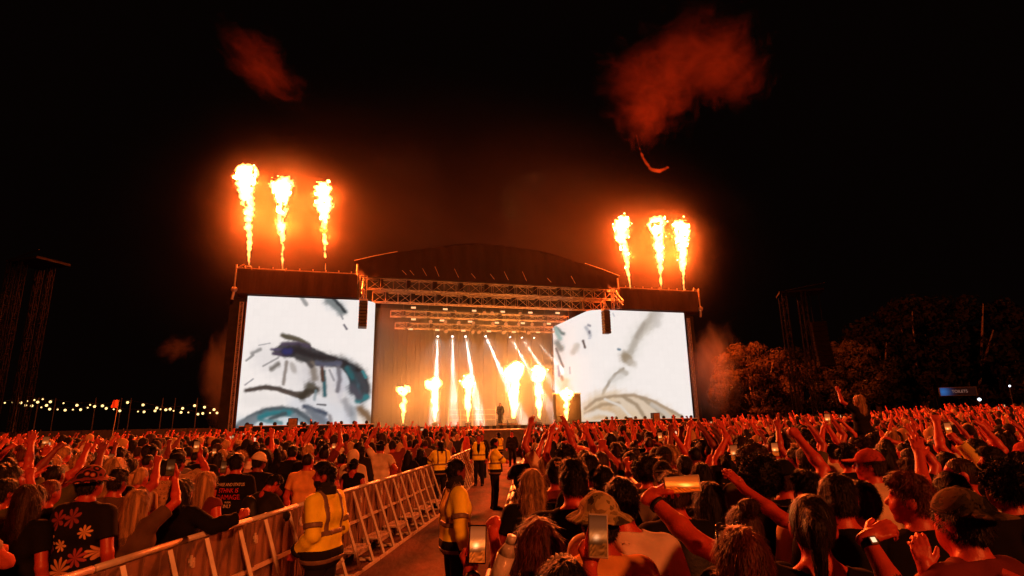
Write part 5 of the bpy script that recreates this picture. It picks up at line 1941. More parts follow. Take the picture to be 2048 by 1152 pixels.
def hero(px, py, label, s=1.0, yaw=None, hair='short', hc='dark', skin='tan', top='tee', tm='black', arms={}, hat=None, hatm=None, h=.0095, group=None, rad=.28, tr=None, pos=None, hyaw=0, pit=False, lift=0.0, hh=None, beard=None, shoes=False, topname=None, **kw):
    """one of the people nearest the camera. arms: {'r' or 'l': preset name or dict(px=(x, y), dy=metres beyond the shoulder, ...)}"""
    if pos is None:
        p = spot(px, py, s)
        for _ in range(30):      # keep the crowd on its own side of the barriers
            if pit or (p[0] < line_x(BAR, p[1]) - .30 if px < 940 else p[0] > line_x(RBAR, p[1]) + .22): break
            s *= .99
            p = spot(px, py, s)
    else:
        p = np.array(pos, float)
        if py > 1130: s = float(np.clip((at_y(px, py, p[1])[2] - p[2]) / 1.645, .86, 1.12))
    yaw = R_(0 if yaw is None else yaw)
    ar, phones = {}, []
    base = p + (0, 0, lift)
    for sd in ('r', 'l'):
        a = arms.get(sd, 'down')
        if isinstance(a, dict):
            a = dict(a)
            if 'phone' in a:
                sg = 1 if sd == 'r' else -1
                pw = at_y(*a['phone'], p[1] + a.get('dy', .5))
                P = local(pw, base, yaw, s)
                if a.get('flat'):      # held across, fingers over the top edge and thumb below
                    a.update(t=P + np.array([sg * .140, .045, -.055]), dir=(-sg * .80, .25, .45), palm=(-sg * .55, -.1, -.75), thumb=(-sg * .35, -.25, -.85), style='grip')
                else:
                    a.update(t=P + np.array([sg * .034, .046, -.128]), dir=(-sg * .26, .02, .95), palm=(0, -1, .10), style='hold')
                phones.append((sd, a, P))
            if 'px' in a: a['t'] = local(at_y(*a['px'], p[1] + a.get('dy', .35)), base, yaw, s)
        ar[sd] = a
    b = Body(right=ar['r'], left=ar['l'], yaw=hyaw, seed=int(px) + int(py), **kw)
    k = Kit(b, top, h)
    o = person(k, base, yaw, s, SKIN[skin], hair, HAIR[hc], TOPS.get(tm, tm) if isinstance(tm, str) else tm, label, group, hat, hatm, tr, topname, beard and HAIR[beard], shoes, hh)
    TAKEN.append((p[0], p[1], rad))
    for sd, a, P in phones:
        arm = b.arms[0 if sd == 'r' else 1]
        P = P + arm[3] - np.array(a['t'])          # stays in the hand when the arm is too short to reach
        q = to_world(P, base, yaw, s)
        up = (1, 0, .06) if a.get('flat') else a.get('up', (.04, 0, 1))
        phone(q, np.array([0, 0, CAM_H]) - q if a.get('face') is None else a['face'], up, label=a['label'], dark=a.get('dark', False), bright=a.get('bright', 1.0) * .9, h=a.get('h', .155), tint=a.get('tint', (1, 1, 1)), case=a.get('case'))
    return o, b, base, yaw, s


def wrist_of(H, side):
    o, b, base, yaw, s = H
    a = b.arms[0 if side == 'r' else 1]
    return to_world(a[3], base, yaw, s), to_world(a[3] + unit(a[3] - a[2]) * .1, base, yaw, s)


def band_on(H, side, name='wristband', m=None, back=.03, r=.033, w=.016, face=False):
    """a strap round the wrist: a part of the one who wears it"""
    o, b, base, yaw, s = H
    a = b.arms[0 if side == 'r' else 1]
    d = unit(a[3] - a[2])
    c = a[3] - d * back
    mb = MB()
    q = Vector(d)
    u = q.orthogonal().normalized()
    w_ = q.cross(u)
    n = 18
    V, Fs = [], []
    for i in range(n):
        t = 2 * math.pi * i / n
        e = u * math.cos(t) + w_ * math.sin(t)
        for rr, l in ((r, -w / 2), (r + .004, -w / 2), (r + .004, w / 2), (r, w / 2)):
            V.append(tuple(Vector(c) + e * rr + q * l))
    for i in range(n):
        for j in range(4):
            Fs.append((i * 4 + j, ((i + 1) % n) * 4 + j, ((i + 1) % n) * 4 + (j + 1) % 4, i * 4 + (j + 1) % 4))
    mb.add(V, Fs)
    st_ = mb.build(name, m or M_strap, o, True)
    if face:
        back_v = -Vector(unit(np.array([0, -1, .2]) - d * (np.array([0, -1, .2]) @ d))) * -1
        cc = Vector(c) + back_v * (r + .006)
        R = Matrix((q, back_v.cross(q), back_v)).transposed()
        MB().box((-.017, -.014, -.004), (.017, .014, .005), R, cc).build('dial', M_band, st_)
        MB().box((-.010, -.009, .0055), (.010, .009, .0065), R, cc).build('watch_face', M_led, st_)
    return st_


def phone_at(px, y, label, face=None, portrait=True, **kw):
    p = at_y(*px, y)
    up = (0, 0, 1) if portrait else (1, 0, 0)
    return phone(p, np.array([0, 0, CAM_H]) - p + (0, 0, .0) if face is None else face, up, label=label, **kw)


# ------------------------------------------------------------------ security guards in the pit
def guard(px, py, label, top='jacket', tm=None, pos=None, vest=False, **kw):
    tm = tm or M_hivis
    H = hero(px, py, label, top=top, tm=tm, tr=M_blacktr, pos=pos, shoes=True, pit=True, topname='high_visibility_jacket' if not vest else 'shirt', group='security guards in the pit', **kw)
    o, b, base, yaw, s = H
    lo, hi = b.bounds()
    sh = lambda P: b.d_shirt(P, top)

    def piece(name, f, m, h=.011, zlo=.74):
        me = sdf_mesh(name, f, cut_low(lo - .08, zlo), hi + .08, h)
        if len(me.vertices): put(name, me, m, o)
    tor = lambda P: b.torso(P, .034, .024)
    if vest:
        piece('high_visibility_vest', lambda P: np.maximum(np.maximum(np.maximum(b.torso(P, .040, .02), .88 - P[:, 2]), P[:, 2] - 1.50), .055 - np.abs(P[:, 0]) - np.maximum(0, -P[:, 1]) * 9 - np.maximum(0, 1.22 - P[:, 2]) * .35), M_hivis)
        piece('reflective_band', lambda P: np.maximum(b.torso(P, .046, .02), np.abs(P[:, 2] - 1.06) - .025), M_band)
        return H
    piece('reflective_band', lambda P: np.maximum(np.maximum(sh(P) - .005, tor(P) - .012), np.abs(P[:, 2] - 1.14) - .026), M_band)
    piece('reflective_strap', lambda P: np.maximum(np.maximum(sh(P) - .005, tor(P) - .03), np.maximum(np.abs(np.abs(P[:, 0]) - .115) - .024, 1.15 - P[:, 2])), M_band)
    piece('jacket_hem', lambda P: np.maximum(np.maximum(sh(P) - .004, tor(P) - .02), P[:, 2] - 1.0), M_blacktr)
    piece('hem_band', lambda P: np.maximum(np.maximum(sh(P) - .009, tor(P) - .02), np.abs(P[:, 2] - .90) - .022), M_band)
    piece('collar', lambda P: np.maximum(np.maximum(sh(P) - .005, 1.475 - P[:, 2] + .4 * np.maximum(0, P[:, 1])), np.abs(P[:, 0]) - .13), M_black, .009, 1.36)
    for a in b.arms:
        sg, S, E, T, _ = a
        d1, d2 = unit(E - S), unit(T - E)
        piece('sleeve_band', lambda P: np.maximum(b.arm(P, a, .042, 1.9), np.abs((P - f4(S)) @ f4(d1) - .20) - .024), M_band, .010)
        piece('cuff', lambda P: np.maximum(b.arm(P, a, .040, 1.95), .205 - (P - f4(E)) @ f4(d2)), M_blacktr, .010)
    return H


G1 = guard(652, 951, 'bearded security guard in yellow jacket looking over the barrier, closest to the camera', yaw=72, hyaw=22, skin='tan', hair='quiff', hc='black', beard='black', arms={'r': 'pocket', 'l': 'pocket'}, face=True, h=.0085)
guard(912, 941, 'security guard in plain yellow jacket with dark collar, behind the raised phone', yaw=-70, hyaw=10, skin='brown', hc='black', bw=.95, arms={'r': 'down', 'l': 'pocket'})
guard(880, 912, 'security guard in banded yellow jacket leaning towards the barrier crowd', pos=at_z(880, 1019, 0), yaw=28, skin='tan', hc='black', hair='ponytail', arms={'r': 'down', 'l': 'chest'}, s=.98, nod=12, h=.012)
guard(957, 890, 'security guard in open yellow vest over dark shirt facing the camera', pos=at_z(958, 972, 0), yaw=176, skin='tan', hc='dark', top='long', tm='black', vest=True, arms={'r': 'down', 'l': 'down'}, face=True, h=.012)
guard(991, 890, 'security guard in long yellow jacket standing in the middle of the pit with folded arms', pos=at_z(990, 1020, 0), yaw=-75, skin='tan', hc='black', arms={'r': 'folded', 'l': 'folded'}, h=.012)
guard(1003, 872, 'far security guard in yellow jacket before the dark platform', pos=(-.75, 27.0, 0), yaw=40, hc='dark', arms={'r': 'chest', 'l': 'folded'}, h=.014)
hero(1010, 885, 'dark-clothed crew member standing before the platform at the pit end', pos=(-.15, 30.0, 0), yaw=170, tm='charcoal', tr=M_blacktr, top='long', shoes=True, h=.014)
hero(903, 860, 'crew member in dark hoodie beside the far barrier end', pos=(-1.35, 24.0, 0), yaw=160, tm='charcoal', tr=M_blacktr, top='hoodie', shoes=True, h=.014)

# ------------------------------------------------------------------ crowd on the guards' side of the pit
hero(180, 966, 'person in flower-print bucket hat and black shirt with big printed flowers', s=1.04, yaw=-12, hair='short', hc='black', top='tee', tm=FLORAL, hat='bucket', hatm=FLORALHAT, rad=.36, bw=1.12)
hero(228, 934, 'woman with long straight dark hair behind the flower hat', yaw=-14, hair='long', hc='black', tm='black', s=.98, fem=True)
hero(280, 955, 'woman with long blonde hair half tied, behind the phone-raising blonde', yaw=-10, hair='ponytail', hc='blonde', tm='cream', s=.95, fem=True)
hero(275, 1005, 'blonde woman in tan top filming with one arm up beside the barrier', s=.95, yaw=-8, hair='long', hc='blonde', skin='fair', tm='brown', top='tee', fem=True, arms={'r': {'phone': (341, 935), 'dy': .22, 'pole': (.9, .1, -.5), 'label': 'dark phone held up by the blonde woman beside the barrier', 'dark': True, 'bright': .35}})
H = hero(366, 982, 'long-haired person in black hoodie with one arm laid on the barrier rail', s=.98, yaw=-20, hair='long_wavy', hc='dark', tm='black', top='hoodie', fem=True, arms={'r': {'px': (478, 1035), 'dy': .05, 'pole': (.3, -.4, -.4), 'style': 'grip'}})
hero(414, 965, 'woman with long fair hair and bare shoulders in a red vest top', s=.95, yaw=-24, hair='long', hc='blonde', top='tank', tm='maroon', fem=True, skin='fair')
H = hero(474, 925, 'man in black T-shirt printed CHASE AND STATUS in white and red', s=1.02, yaw=-6, hair='short', hc='black', tm='black', arms={'l': {'phone': (447, 934), 'dy': .40, 'label': 'small phone held by the man in the printed T-shirt', 'dark': True, 'bright': .5}})
prn = emat('shirt_print_white', (1, 1, 1), 0)
prn.node_tree.nodes['Principled BSDF'].inputs['Base Color'].default_value = (.75, .62, .5, 1)
prr = emat('shirt_print_red', (1, 1, 1), 0)
prr.node_tree.nodes['Principled BSDF'].inputs['Base Color'].default_value = (.62, .03, .03, 1)
for k, (t, sz, m, z) in enumerate((('CHASE AND STATUS', .052, prn, 1.385), ('STHNK IS', .072, prr, 1.315), ('DAMAGE', .085, prr, 1.235), ('MURAL', .030, prn, 1.175), ('INLY', .058, prn, 1.130))):
    # curve each line of print onto the back of the shirt
    tx = text_mesh('shirt_print', t, sz, m, H[0], (0, 0, 0), ext=0)
    me = tx.data
    co = np.empty(len(me.vertices) * 3, np.float32)
    me.vertices.foreach_get('co', co)
    co = co.reshape(-1, 3)
    b_ = H[1]
    out = []
    for x, y, _ in co:
        P = f4([[x * (.85 if k else .78) - .0, -.40 + .004 * q, z + y] for q in range(95)])
        d = b_.d_shirt(P, 'tee')
        hit = np.nonzero(d < .004)[0]
        out.append(P[hit[0] if len(hit) else 60] - f4((0, .002, 0)))
    me.vertices.foreach_set('co', f4(out).ravel())
    tx.location, tx.rotation_euler, tx.scale = (0, 0, 0), (0, 0, 0), (1, 1, 1)
    me.update()
H = hero(520, 962, 'man with black backpack bending forward beside the barrier', s=.98, yaw=-30, hair='quiff', hc='black', tm='charcoal', top='long', lean=14, nod=26, face=True, arms={'r': 'chest', 'l': 'chest'})
pk = sdf_mesh('backpack', lambda P: smin(ell(P, H[1].L((0, -.21, 1.20)), (.155, .10, .22)), ell(P, H[1].L((0, -.29, 1.10)), (.11, .05, .10)), .03) + .005 * Wob(9, .05, .15)(P), (-.25, -.5, .8), (.25, 0, 1.6), .012)
put('backpack', pk, M_strap, H[0])
hero(616, 922, 'broad man in plain orange T-shirt behind the bearded guard', s=1.03, yaw=-8, hair='buzz', hc='dark', skin='tan', tm='orange', bw=1.16, rad=.36)
hero(354, 926, 'man in black cap and patterned shirt raising his phone', s=1.02, yaw=-10, hat='cap', hatm=TOPS['black'], hair='short', hc='dark', tm=PAISLEY, face=True, arms={'r': {'phone': (393, 893), 'dy': .28, 'label': 'lit phone raised by the man in the black cap', 'bright': .9}})
hero(330, 938, 'person in paisley shirt just before the man in the black cap', s=.99, yaw=-14, hair='short', hc='black', tm=PAISLEY, bw=1.05)
hero(445, 911, 'woman with chin-length blonde bob in dark top', s=.97, yaw=-8, hair='bob', hc='blonde', tm='black', fem=True)
hero(511, 893, 'cropped-haired man in cream T-shirt ahead of the blonde bob', s=1.04, yaw=-4, hair='buzz', hc='dark', tm='cream')
hero(532, 912, 'dark-haired person in black pointing one straight arm to the stage', s=1.0, yaw=-4, hair='long', hc='black', tm='black', top='long', arms={'r': {'px': (553, 894), 'dy': .45, 'style': 'point'}})
hero(585, 904, 'man in black T-shirt ahead of the broad orange T-shirt', s=1.02, yaw=0, hair='short', hc='black', tm='black')
hero(707, 913, 'person in white hooded top near the barrier', s=1.0, yaw=-14, hair=None, hat='hood', hatm=TOPS['cream'], tm='cream', top='hoodie')
hero(708, 930, 'person in black vest top with bare red-lit arms at the barrier', s=1.0, yaw=-14, hair='short', hc='black', tm='black', top='tank', hat='cap_back', hatm=TOPS['black'], skin='tan')
hero(762, 893, 'man in cream T-shirt and backward black cap, one arm straight up', s=1.08, yaw=-10, hair='short', hc='black', hat='cap_back', hatm=TOPS['black'], tm='cream', arms={'l': {'px': (745, 868), 'dy': .15, 'style': 'open'}, 'r': 'hip'})
hero(817, 909, 'woman with long black hair leaning at the barrier near the arm-raising man', s=.97, yaw=-20, hair='long', hc='black', tm='black', fem=True, arms={'r': 'rail', 'l': 'rail'})
hero(842, 904, 'person with long dark hair and dark hoodie right behind the banded guard', s=1.0, yaw=-24, hair='long_wavy', hc='dark', tm='black', top='hoodie', arms={'r': 'rail', 'l': 'down'})
H = hero(62, 1000, 'woman with long brown hair low beside the flower shirt', s=.96, yaw=-16, hair='long', hc='brown', tm='black', fem=True)
H = hero(98, 985, 'woman with brown hair tied in a ponytail next to the flower shirt', s=.95, yaw=-14, hair='ponytail', hc='auburn', tm='black', fem=True, top='long')
H = hero(8, 985, 'person thrusting a bent bare arm and fist up beside the picture edge', s=.98, yaw=-18, hair='short', hc='black', tm='olive', arms={'r': {'px': (60, 958), 'dy': .25, 'pole': (.6, -.2, -.9), 'style': 'fist'}})
hero(30, 925, 'person in olive top with forearm raised beside the picture edge', s=1.0, yaw=-16, hair='short', hc='dark', tm='olive', arms={'r': {'px': (52, 895), 'dy': .2, 'style': 'open'}})
hero(608, 862, 'person in dark jacket riding on shoulders in front of the dark brow screen', pos=(at_y(608, 862, 25)[0], 25.0, 0), lift=.62, sit=True, s=.98, tm='black', top='long', hair='short', hc='dark', arms={'r': 'point_up', 'l': 'chest'}, h=.014)

# ------------------------------------------------------------------ crowd on the phone side of the pit
H = hero(1056, 907, 'man in black T-shirt with white print filming, beside the phone-side barrier', s=1.02, yaw=4, hair='buzz', hc='dark', skin='fair', tm='black', arms={'l': {'phone': (1037, 924), 'dy': .42, 'label': 'bright phone held by the man beside the phone-side barrier', 'bright': 1.25}})
hero(1064, 968, 'woman with thick curly blonde hair beside the phone-side barrier', s=.98, yaw=4, hair='long_wavy', hc='blonde', tm='black', fem=True, h=.009)
H = hero(1114, 946, 'man in black cap with orange lettering ahead of the dark quiff', s=1.02, yaw=4, hair='short', hc='dark', hat='cap', hatm=TOPS['black'], tm='maroon', nod=0)
lt = cloth('cap_print', (.62, .30, .15))
H2 = H[0]
for t, z in (('DARK', 1.738), ('BASS', 1.716)):
    text_mesh('cap_lettering', t, .026, lt, H2, (0, -.108 + (z - 1.716) * .95, z), rotx=math.pi / 2 - .5)
hero(1148, 965, 'man with dark quiff and plain black T-shirt behind the curly blonde', s=1.06, yaw=2, hair='quiff', hc='black', skin='fair', tm='black', bw=1.08, h=.009)
hero(1177, 938, 'man with thick round dark hair ahead of the white shirt', s=1.05, yaw=4, hair='short', hc='dark', tm='black')
hero(1207, 963, 'dark-haired person squeezed between the quiff and the white shirt', s=1.0, yaw=0, hair='short', hc='black', tm='black')
hero(1176, 1012, 'short dark-haired person hidden behind the camouflage hat', s=.95, yaw=0, hair='short', hc='black', tm='charcoal')
H = hero(1243, 1003, 'tall man in plain white collared shirt, dark hair cropped at the nape', s=1.03, yaw=-4, hair='short', hc='black', skin='fair', tm='white', bw=1.14, rad=.38, h=.0085)
cl = sdf_mesh('collar', lambda P: np.maximum(np.abs(caps(P, (0, -.012, 1.44), (0, .012, 1.56), .073, .066)) - .006, np.maximum(np.abs(P[:, 2] - 1.492 - .12 * P[:, 1]) - .026, 0 * P[:, 0] - 1)), (-.15, -.15, 1.40), (.15, .15, 1.60), .007)
put('collar', cl, TOPS['white'], H[0])
hero(1199, 1044, 'person in camouflage bucket hat and orange top behind the raised phone', s=1.0, yaw=8, hat='bucket', hatm=CAMO, hair='short', hc='dark', tm='orange', rad=.32, h=.0085)
hero(1075, 1093, 'woman with long auburn hair nearest the phone-side barrier', s=.96, yaw=6, hair='long_wavy', hc='auburn', tm='brown', fem=True, h=.0085)
# filming hands that reach in from just below the frame
H = hero(1085, 1180, 'person with studded hairband filming with a raised bare arm, at the bottom edge', pos=(.17, 2.3, 0), yaw=8, hair='long', hc='black', tm='maroon', top='tank', skin='fair', fem=True, h=.0075, arms={'l': {'phone': (915, 1033), 'dy': .55, 'pole': (-.5, -.1, -.9), 'len': 1.02, 'label': 'phone filming the stage upright in front of the plain yellow guard', 'bright': 1.2}})
band_on(H, 'l', 'wristband', back=.045, r=.034, w=.02)
mb = MB()
for k in range(15):
    a = math.pi * k / 14
    mb.ball((.088 * math.cos(a), .02 - .0 * math.sin(a), 1.665 + .108 * math.sin(a)), .008, 7, 5)
mb.build('studded_hairband', M_alu, H[0], True).matrix_local = H[1].head_matrix()
H = hero(1240, 1245, 'person filming upright through the camouflage hat, at the bottom edge', pos=(.44, 1.95, 0), yaw=2, hair='short', hc='dark', tm='orange', skin='fair', h=.0075, arms={'l': {'phone': (1196, 1070), 'dy': .36, 'pole': (-.3, -.3, -.9), 'label': 'big phone filming upright in front of the camouflage hat', 'dark': True, 'bright': 1.1, 'case': M_phonew}})
H = hero(1050, 1160, 'person at the phone-side barrier raising a loose fist beside the upright phone', s=.97, yaw=4, hair='short', hc='dark', tm='maroon', skin='fair', pos=(.20, 2.75, 0), arms={'l': {'px': (984, 1062), 'dy': .30, 'pole': (-.7, -.2, -.7), 'style': 'fist'}}, h=.0085)
hero(1518, 967, 'person with big round afro ahead of the outstretched arm', s=1.02, yaw=6, hair='afro', hc='black', skin='brown', tm='black')
H = hero(1349, 990, 'man with short brown hair and black backpack ahead of the sideways phone arm', s=1.0, yaw=4, hair='quiff', hc='brown', skin='fair', tm='black')
pk2 = sdf_mesh('backpack', lambda P: smin(ell(P, (0, -.20, 1.22), (.16, .10, .23)), ell(P, (0, -.28, 1.12), (.12, .05, .10)), .03) + .005 * Wob(9, .05, .15)(P), (-.25, -.5, .8), (.25, 0, 1.6), .012)
put('backpack', pk2, M_strap, H[0])
hero(1417, 1000, 'person in open-knit tan top beside the sideways phone arm', s=.96, yaw=6, hair='long', hc='black', tm=KNIT, fem=True)
hero(1489, 1062, 'woman with brown hair in a loose bun', s=.96, yaw=8, hair='bun', hc='brown', tm='black', skin='fair', fem=True, h=.0085)
H = hero(1483, 1120, 'woman with tawny hair wearing sunglasses pushed up on her head', s=.97, yaw=6, hair='bob', hc='auburn', tm='black', fem=True, skin='fair', h=.0085)
mb = MB()
for sx in (-1, 1):
    mb.ball((sx * .036, .072, 1.748), .027, 12, 8, (1, .45, .8))
    mb.tube((sx * .062, .06, 1.745), (sx * .094, -.02, 1.69), .004, 6)
mb.tube((-.012, .076, 1.750), (.012, .076, 1.750), .004, 6)
mb.build('sunglasses', M_glass, H[0], True).matrix_local = H[1].head_matrix()
H = hero(1572, 1070, 'woman with dark ponytail and glasses, her long bare arm holding the sideways phone', pos=(1.19, 2.45, 0), s=1.02, yaw=4, hyaw=-26, hair='ponytail', hc='dark', skin='fair', tm='black', fem=True, face=True, h=.0075, top='tank', arms={'l': {'phone': (1297, 926), 'dy': .40, 'flat': True, 'pole': (-.3, -.6, -.8), 'len': 1.1, 'label': 'phone held sideways with a bright orange picture of the stage', 'bright': 1.15, 'h': .160, 'tint': (1.5, 1.0, .42), 'case': M_phonew}})
band_on(H, 'l', 'bead_bracelet', back=.05, r=.034, w=.018)
mb = MB()
for sx in (-1, 1):
    n = 14
    mb.path([(sx * .033 + .021 * math.cos(6.283 * i / n), .112, 1.657 + .018 * math.sin(6.283 * i / n)) for i in range(n + 1)], .0022, 5)
    mb.tube((sx * .054, .110, 1.66), (sx * .086, -.01, 1.655), .0025, 5)
mb.tube((-.012, .116, 1.66), (.012, .116, 1.66), .0022, 5)
mb.build('glasses', M_glass, H[0], True).matrix_local = H[1].head_matrix()
H = hero(1562, 1035, 'person stretching a bare arm and open hand across the crowd', s=.99, yaw=10, hair='short', hc='black', skin='fair', tm='charcoal', pos=(1.98, 3.45, 0), arms={'l': {'px': (1447, 955), 'dy': .42, 'pole': (-.2, -.5, -.8), 'style': 'open', 'palm': (0, .3, -.9), 'len': 1.1}}, h=.0085)
hero(1456, 930, 'person with one bent bare arm and wristwatch over the head', s=.98, yaw=8, hair='short', hc='black', tm='black', skin='fair', arms={'l': {'px': (1450, 880), 'dy': .18, 'pole': (-.9, 0, -.5), 'style': 'fist'}, 'r': 'down'})
H = hero(1535, 935, 'person in black raising a watch-wearing fist', s=1.0, yaw=8, hair='buzz', hc='dark', tm='maroon', skin='fair', arms={'l': {'px': (1516, 922), 'dy': .30, 'pole': (-.5, -.3, -.8), 'style': 'fist', 'palm': (.2, .9, 0)}})
band_on(H, 'l', 'wristwatch', back=.02, r=.033, w=.02, face=True)
H = hero(1665, 905, 'person holding a small bright phone overhead in both hands', s=1.0, yaw=12, hair='short', hc='dark', skin='fair', tm='cream', arms={'l': {'px': (1646, 860), 'dy': .14, 'style': 'grip', 'palm': (.8, -.4, 0)}, 'r': {'phone': (1655, 838), 'dy': .16, 'label': 'small bright phone held overhead in two hands', 'bright': 1.4}})
hero(1741, 930, 'man in red cap and cream top looking aside', s=1.04, yaw=20, hyaw=35, hat='cap', hatm=TOPS['red'], hair='short', hc='brown', skin='fair', tm='cream', face=True)
hero(1676, 996, 'man with thick dark hair and black T-shirt beside the watch arm', s=1.03, yaw=0, hyaw=-24, hair='short', hc='dark', skin='fair', tm='black', face=True, h=.0085)
hero(1620, 985, 'man with short dark hair in a cream T-shirt with black strap', s=1.0, yaw=14, hair='quiff', hc='dark', skin='fair', tm='cream', face=True, h=.0085)
H = hero(1690, 1235, 'person pushing a bent forearm with a square watch up from the bottom edge', s=1.05, yaw=-6, hair='short', hc='black', skin='fair', tm='black', pos=(1.25, 2.0, 0), arms={'r': {'px': (1712, 1048), 'dy': .34, 'pole': (-.8, -.2, -.8), 'style': 'relaxed', 'dir': (.85, .1, .35), 'palm': (.2, .6, -.7)}}, h=.0075)
band_on(H, 'r', 'wristwatch', back=.03, r=.034, w=.022, face=True)
hero(1828, 1000, 'man with short reddish hair and black T-shirt turned towards the camouflage cap', s=1.02, yaw=10, hyaw=34, hair='quiff', hc='auburn', skin='fair', tm='black', face=True, h=.0085)
hero(1926, 1040, 'person in backward camouflage cap beside the reddish-haired man', s=1.02, yaw=18, hat='cap_back', hatm=CAMOD, hair='short', hc='dark', skin='fair', tm='maroon', h=.0085)
hero(1926, 950, 'shaven-headed man in profile below the tallest black tree', s=1.03, yaw=12, hyaw=42, hair='buzz', hc='brown', skin='fair', tm='black', face=True)
hero(1990, 925, 'man with short hair in profile near the picture edge', s=1.02, yaw=14, hyaw=45, hair='quiff', hc='dark', skin='fair', tm='black', face=True)
hero(2012, 975, 'person with big wavy dark hair near the picture edge', s=1.03, yaw=10, hair='curly', hc='black', skin='fair', tm='black', h=.0085)
hero(1905, 985, 'person in tawny shirt reaching one arm far up beside the shaven head', s=1.0, yaw=10, hair='short', hc='black', skin='fair', tm='black', arms={'l': {'px': (1838, 905), 'dy': .35, 'pole': (-.4, -.3, -.8), 'style': 'open', 'len': 1.08}})
H = hero(1895, 930, 'person with a striped yellow and black sleeve raised over the head', s=1.0, yaw=6, hair='short', hc='dark', skin='fair', tm='yellow', top='long', arms={'r': {'px': (1918, 885), 'dy': .12, 'pole': (.7, -.1, -.7), 'style': 'fist'}})
hero(1722, 832, 'big-haired blonde person riding on shoulders above the crowd', pos=(at_y(1722, 832, 13)[0], 13.0, .3), lift=.56, sit=True, s=.98, yaw=14, hair='long_wavy', hc='blonde', tm='black', fem=True, arms={'l': 'wave', 'r': 'chest'})
hero(1755, 1110, 'person in streaked orange and black top at the bottom edge', s=1.0, yaw=10, hair='short', hc='black', tm=STRIPES, skin='fair', pos=(1.86, 2.55, 0), h=.0095, rad=.3)
H = hero(1975, 1190, 'person at the bottom edge holding a teal-lit phone low', s=.98, yaw=8, hair='short', hc='black', tm='black', skin='fair', pos=(2.05, 2.15, 0), h=.008, arms={'r': {'px': (1985, 1140), 'dy': .34, 'style': 'relaxed', 'dir': (-.75, .25, .45), 'palm': (-.2, .5, -.8)}, 'l': {'px': (1850, 1140), 'dy': .34, 'style': 'relaxed', 'dir': (.1, .2, .95)}})
phone_at((1930, 1141), 2.55, 'teal-lit phone held low at the bottom edge', portrait=False, bright=.9, dark=True)
# clear plastic bottle in a hand at the bottom edge
p = at_y(1006, 1128, 2.45)
o = tag(empty('drink_bottle', p, .3), 'pale plastic bottle held up at the bottom edge beside the auburn hair', 'bottle')
o.rotation_euler = (.15, .35, 0)
M_btl = mat('bottle_plastic', (.55, .47, .40), .2, .25, 14, .3, 30, spec=.6)
MB().tube((0, 0, -.11), (0, 0, .04), .036, 16, .036).tube((0, 0, .04), (0, 0, .085), .036, 16, .016).build('bottle_body', M_btl, o, True)
MB().tube((0, 0, .085), (0, 0, .115), .019, 14).build('bottle_cap', M_phonew, o, True)

# performer and crew on the stage
s_, z_ = on_stage(1001, 850, 2.7)
P_ = st(s_, 2.7, 2.02)
H = hero(0, 0, 'performer in long black coat standing on the stage beside the tallest flame', pos=P_, yaw=176, top='long', tm='black', tr=M_blacktr, hair='long', hc='black', skin='brown', arms={'r': 'down', 'l': 'down'}, face=True, shoes=True, h=.013, s=1.04)
coat = sdf_mesh('coat', lambda P: np.maximum(smin(H[1].torso(P, .03, .02), caps(P, (0, -.01, 1.1), (0, -.02, .45), .15, .22), .05) + .012 * Wob(3, .1, .4)(P), np.maximum(.38 - P[:, 2], P[:, 2] - 1.46)), (-.4, -.4, .3), (.4, .4, 1.55), .018)
put('coat', coat, TOPS['black'], H[0])
for a, b, r in list(TAKEN):          # nobody stands in the way of the printed T-shirt
    if abs(to_px((a, b, 1.6))[0] - 474) < 14 and b > 6:
        TAKEN += [(a * q, b * q, .42) for q in (.93, .86, .79)]
N_HERO = len([x for x in D.objects if x.get('category') == 'person'])
print('heroes', N_HERO)


# ------------------------------------------------------------------ the rest of the crowd: the nearest ones as persons
KITS = []
for k, (r, l, words_, kw, top) in enumerate((
        ('down', 'down', 'arms down', {}, 'tee'), ('down', 'down', 'arms down', {'fem': True, 'yaw': 14}, 'long'), ('up', 'down', 'one arm raised with open hand', {}, 'tee'), ('fist_up', 'down', 'one fist raised', {'yaw': -8}, 'tee'),
        ('up', 'up', 'both arms raised', {}, 'tee'), ('wave', 'fist_up', 'both arms up in a wave', {'yaw': 10}, 'tee'), ('phone', 'chest', 'filming', {}, 'tee'), ('chest', 'chest', 'hands at the chest', {'yaw': -16}, 'tee'),
        ('point_up', 'down', 'pointing to the stage', {}, 'tee'), ('clap', 'clap', 'hands clapping overhead', {'fem': True}, 'tee'), ('down', 'horns_up', 'one arm raised with spread fingers', {'yaw': 12}, 'long'), ('head', 'down', 'one hand on the head', {'yaw': -20}, 'tee'),
        ('down', 'down', 'arms down', {'yaw': 28, 'face': True}, 'tee'), ('down', 'forward', 'one arm stretched forward', {'fem': True, 'yaw': -26, 'face': True}, 'tank'), ('phone_high', 'down', 'filming overhead', {'yaw': 6}, 'hoodie'))):
    KITS.append((Kit(Body(r, l, seed=40 + k, **kw), top, .0125), words_, r in ('phone', 'phone_high')))
WEIGHT = [8, 6.5, 1.7, 1.5, 1.1, .8, 1.8, 4, 1.2, .7, .9, .8, 4, 1.2, 1.0]
HAIRW = {'short': 'short', 'quiff': 'swept-up', 'buzz': 'cropped', 'curly': 'curly', 'afro': 'afro', 'long': 'long straight', 'long_wavy': 'long wavy', 'ponytail': 'ponytailed', 'bun': 'bunned', 'bob': 'bobbed'}
HK = ['short'] * 8 + ['quiff'] * 5 + ['buzz'] * 3 + ['curly'] * 3 + ['afro'] + ['long'] * 4 + ['long_wavy'] * 3 + ['ponytail'] * 2 + ['bun'] * 2 + ['bob'] * 2
HCW = {'black': 'black', 'dark': 'dark', 'brown': 'brown', 'auburn': 'auburn', 'blonde': 'blonde', 'grey': 'grey'}
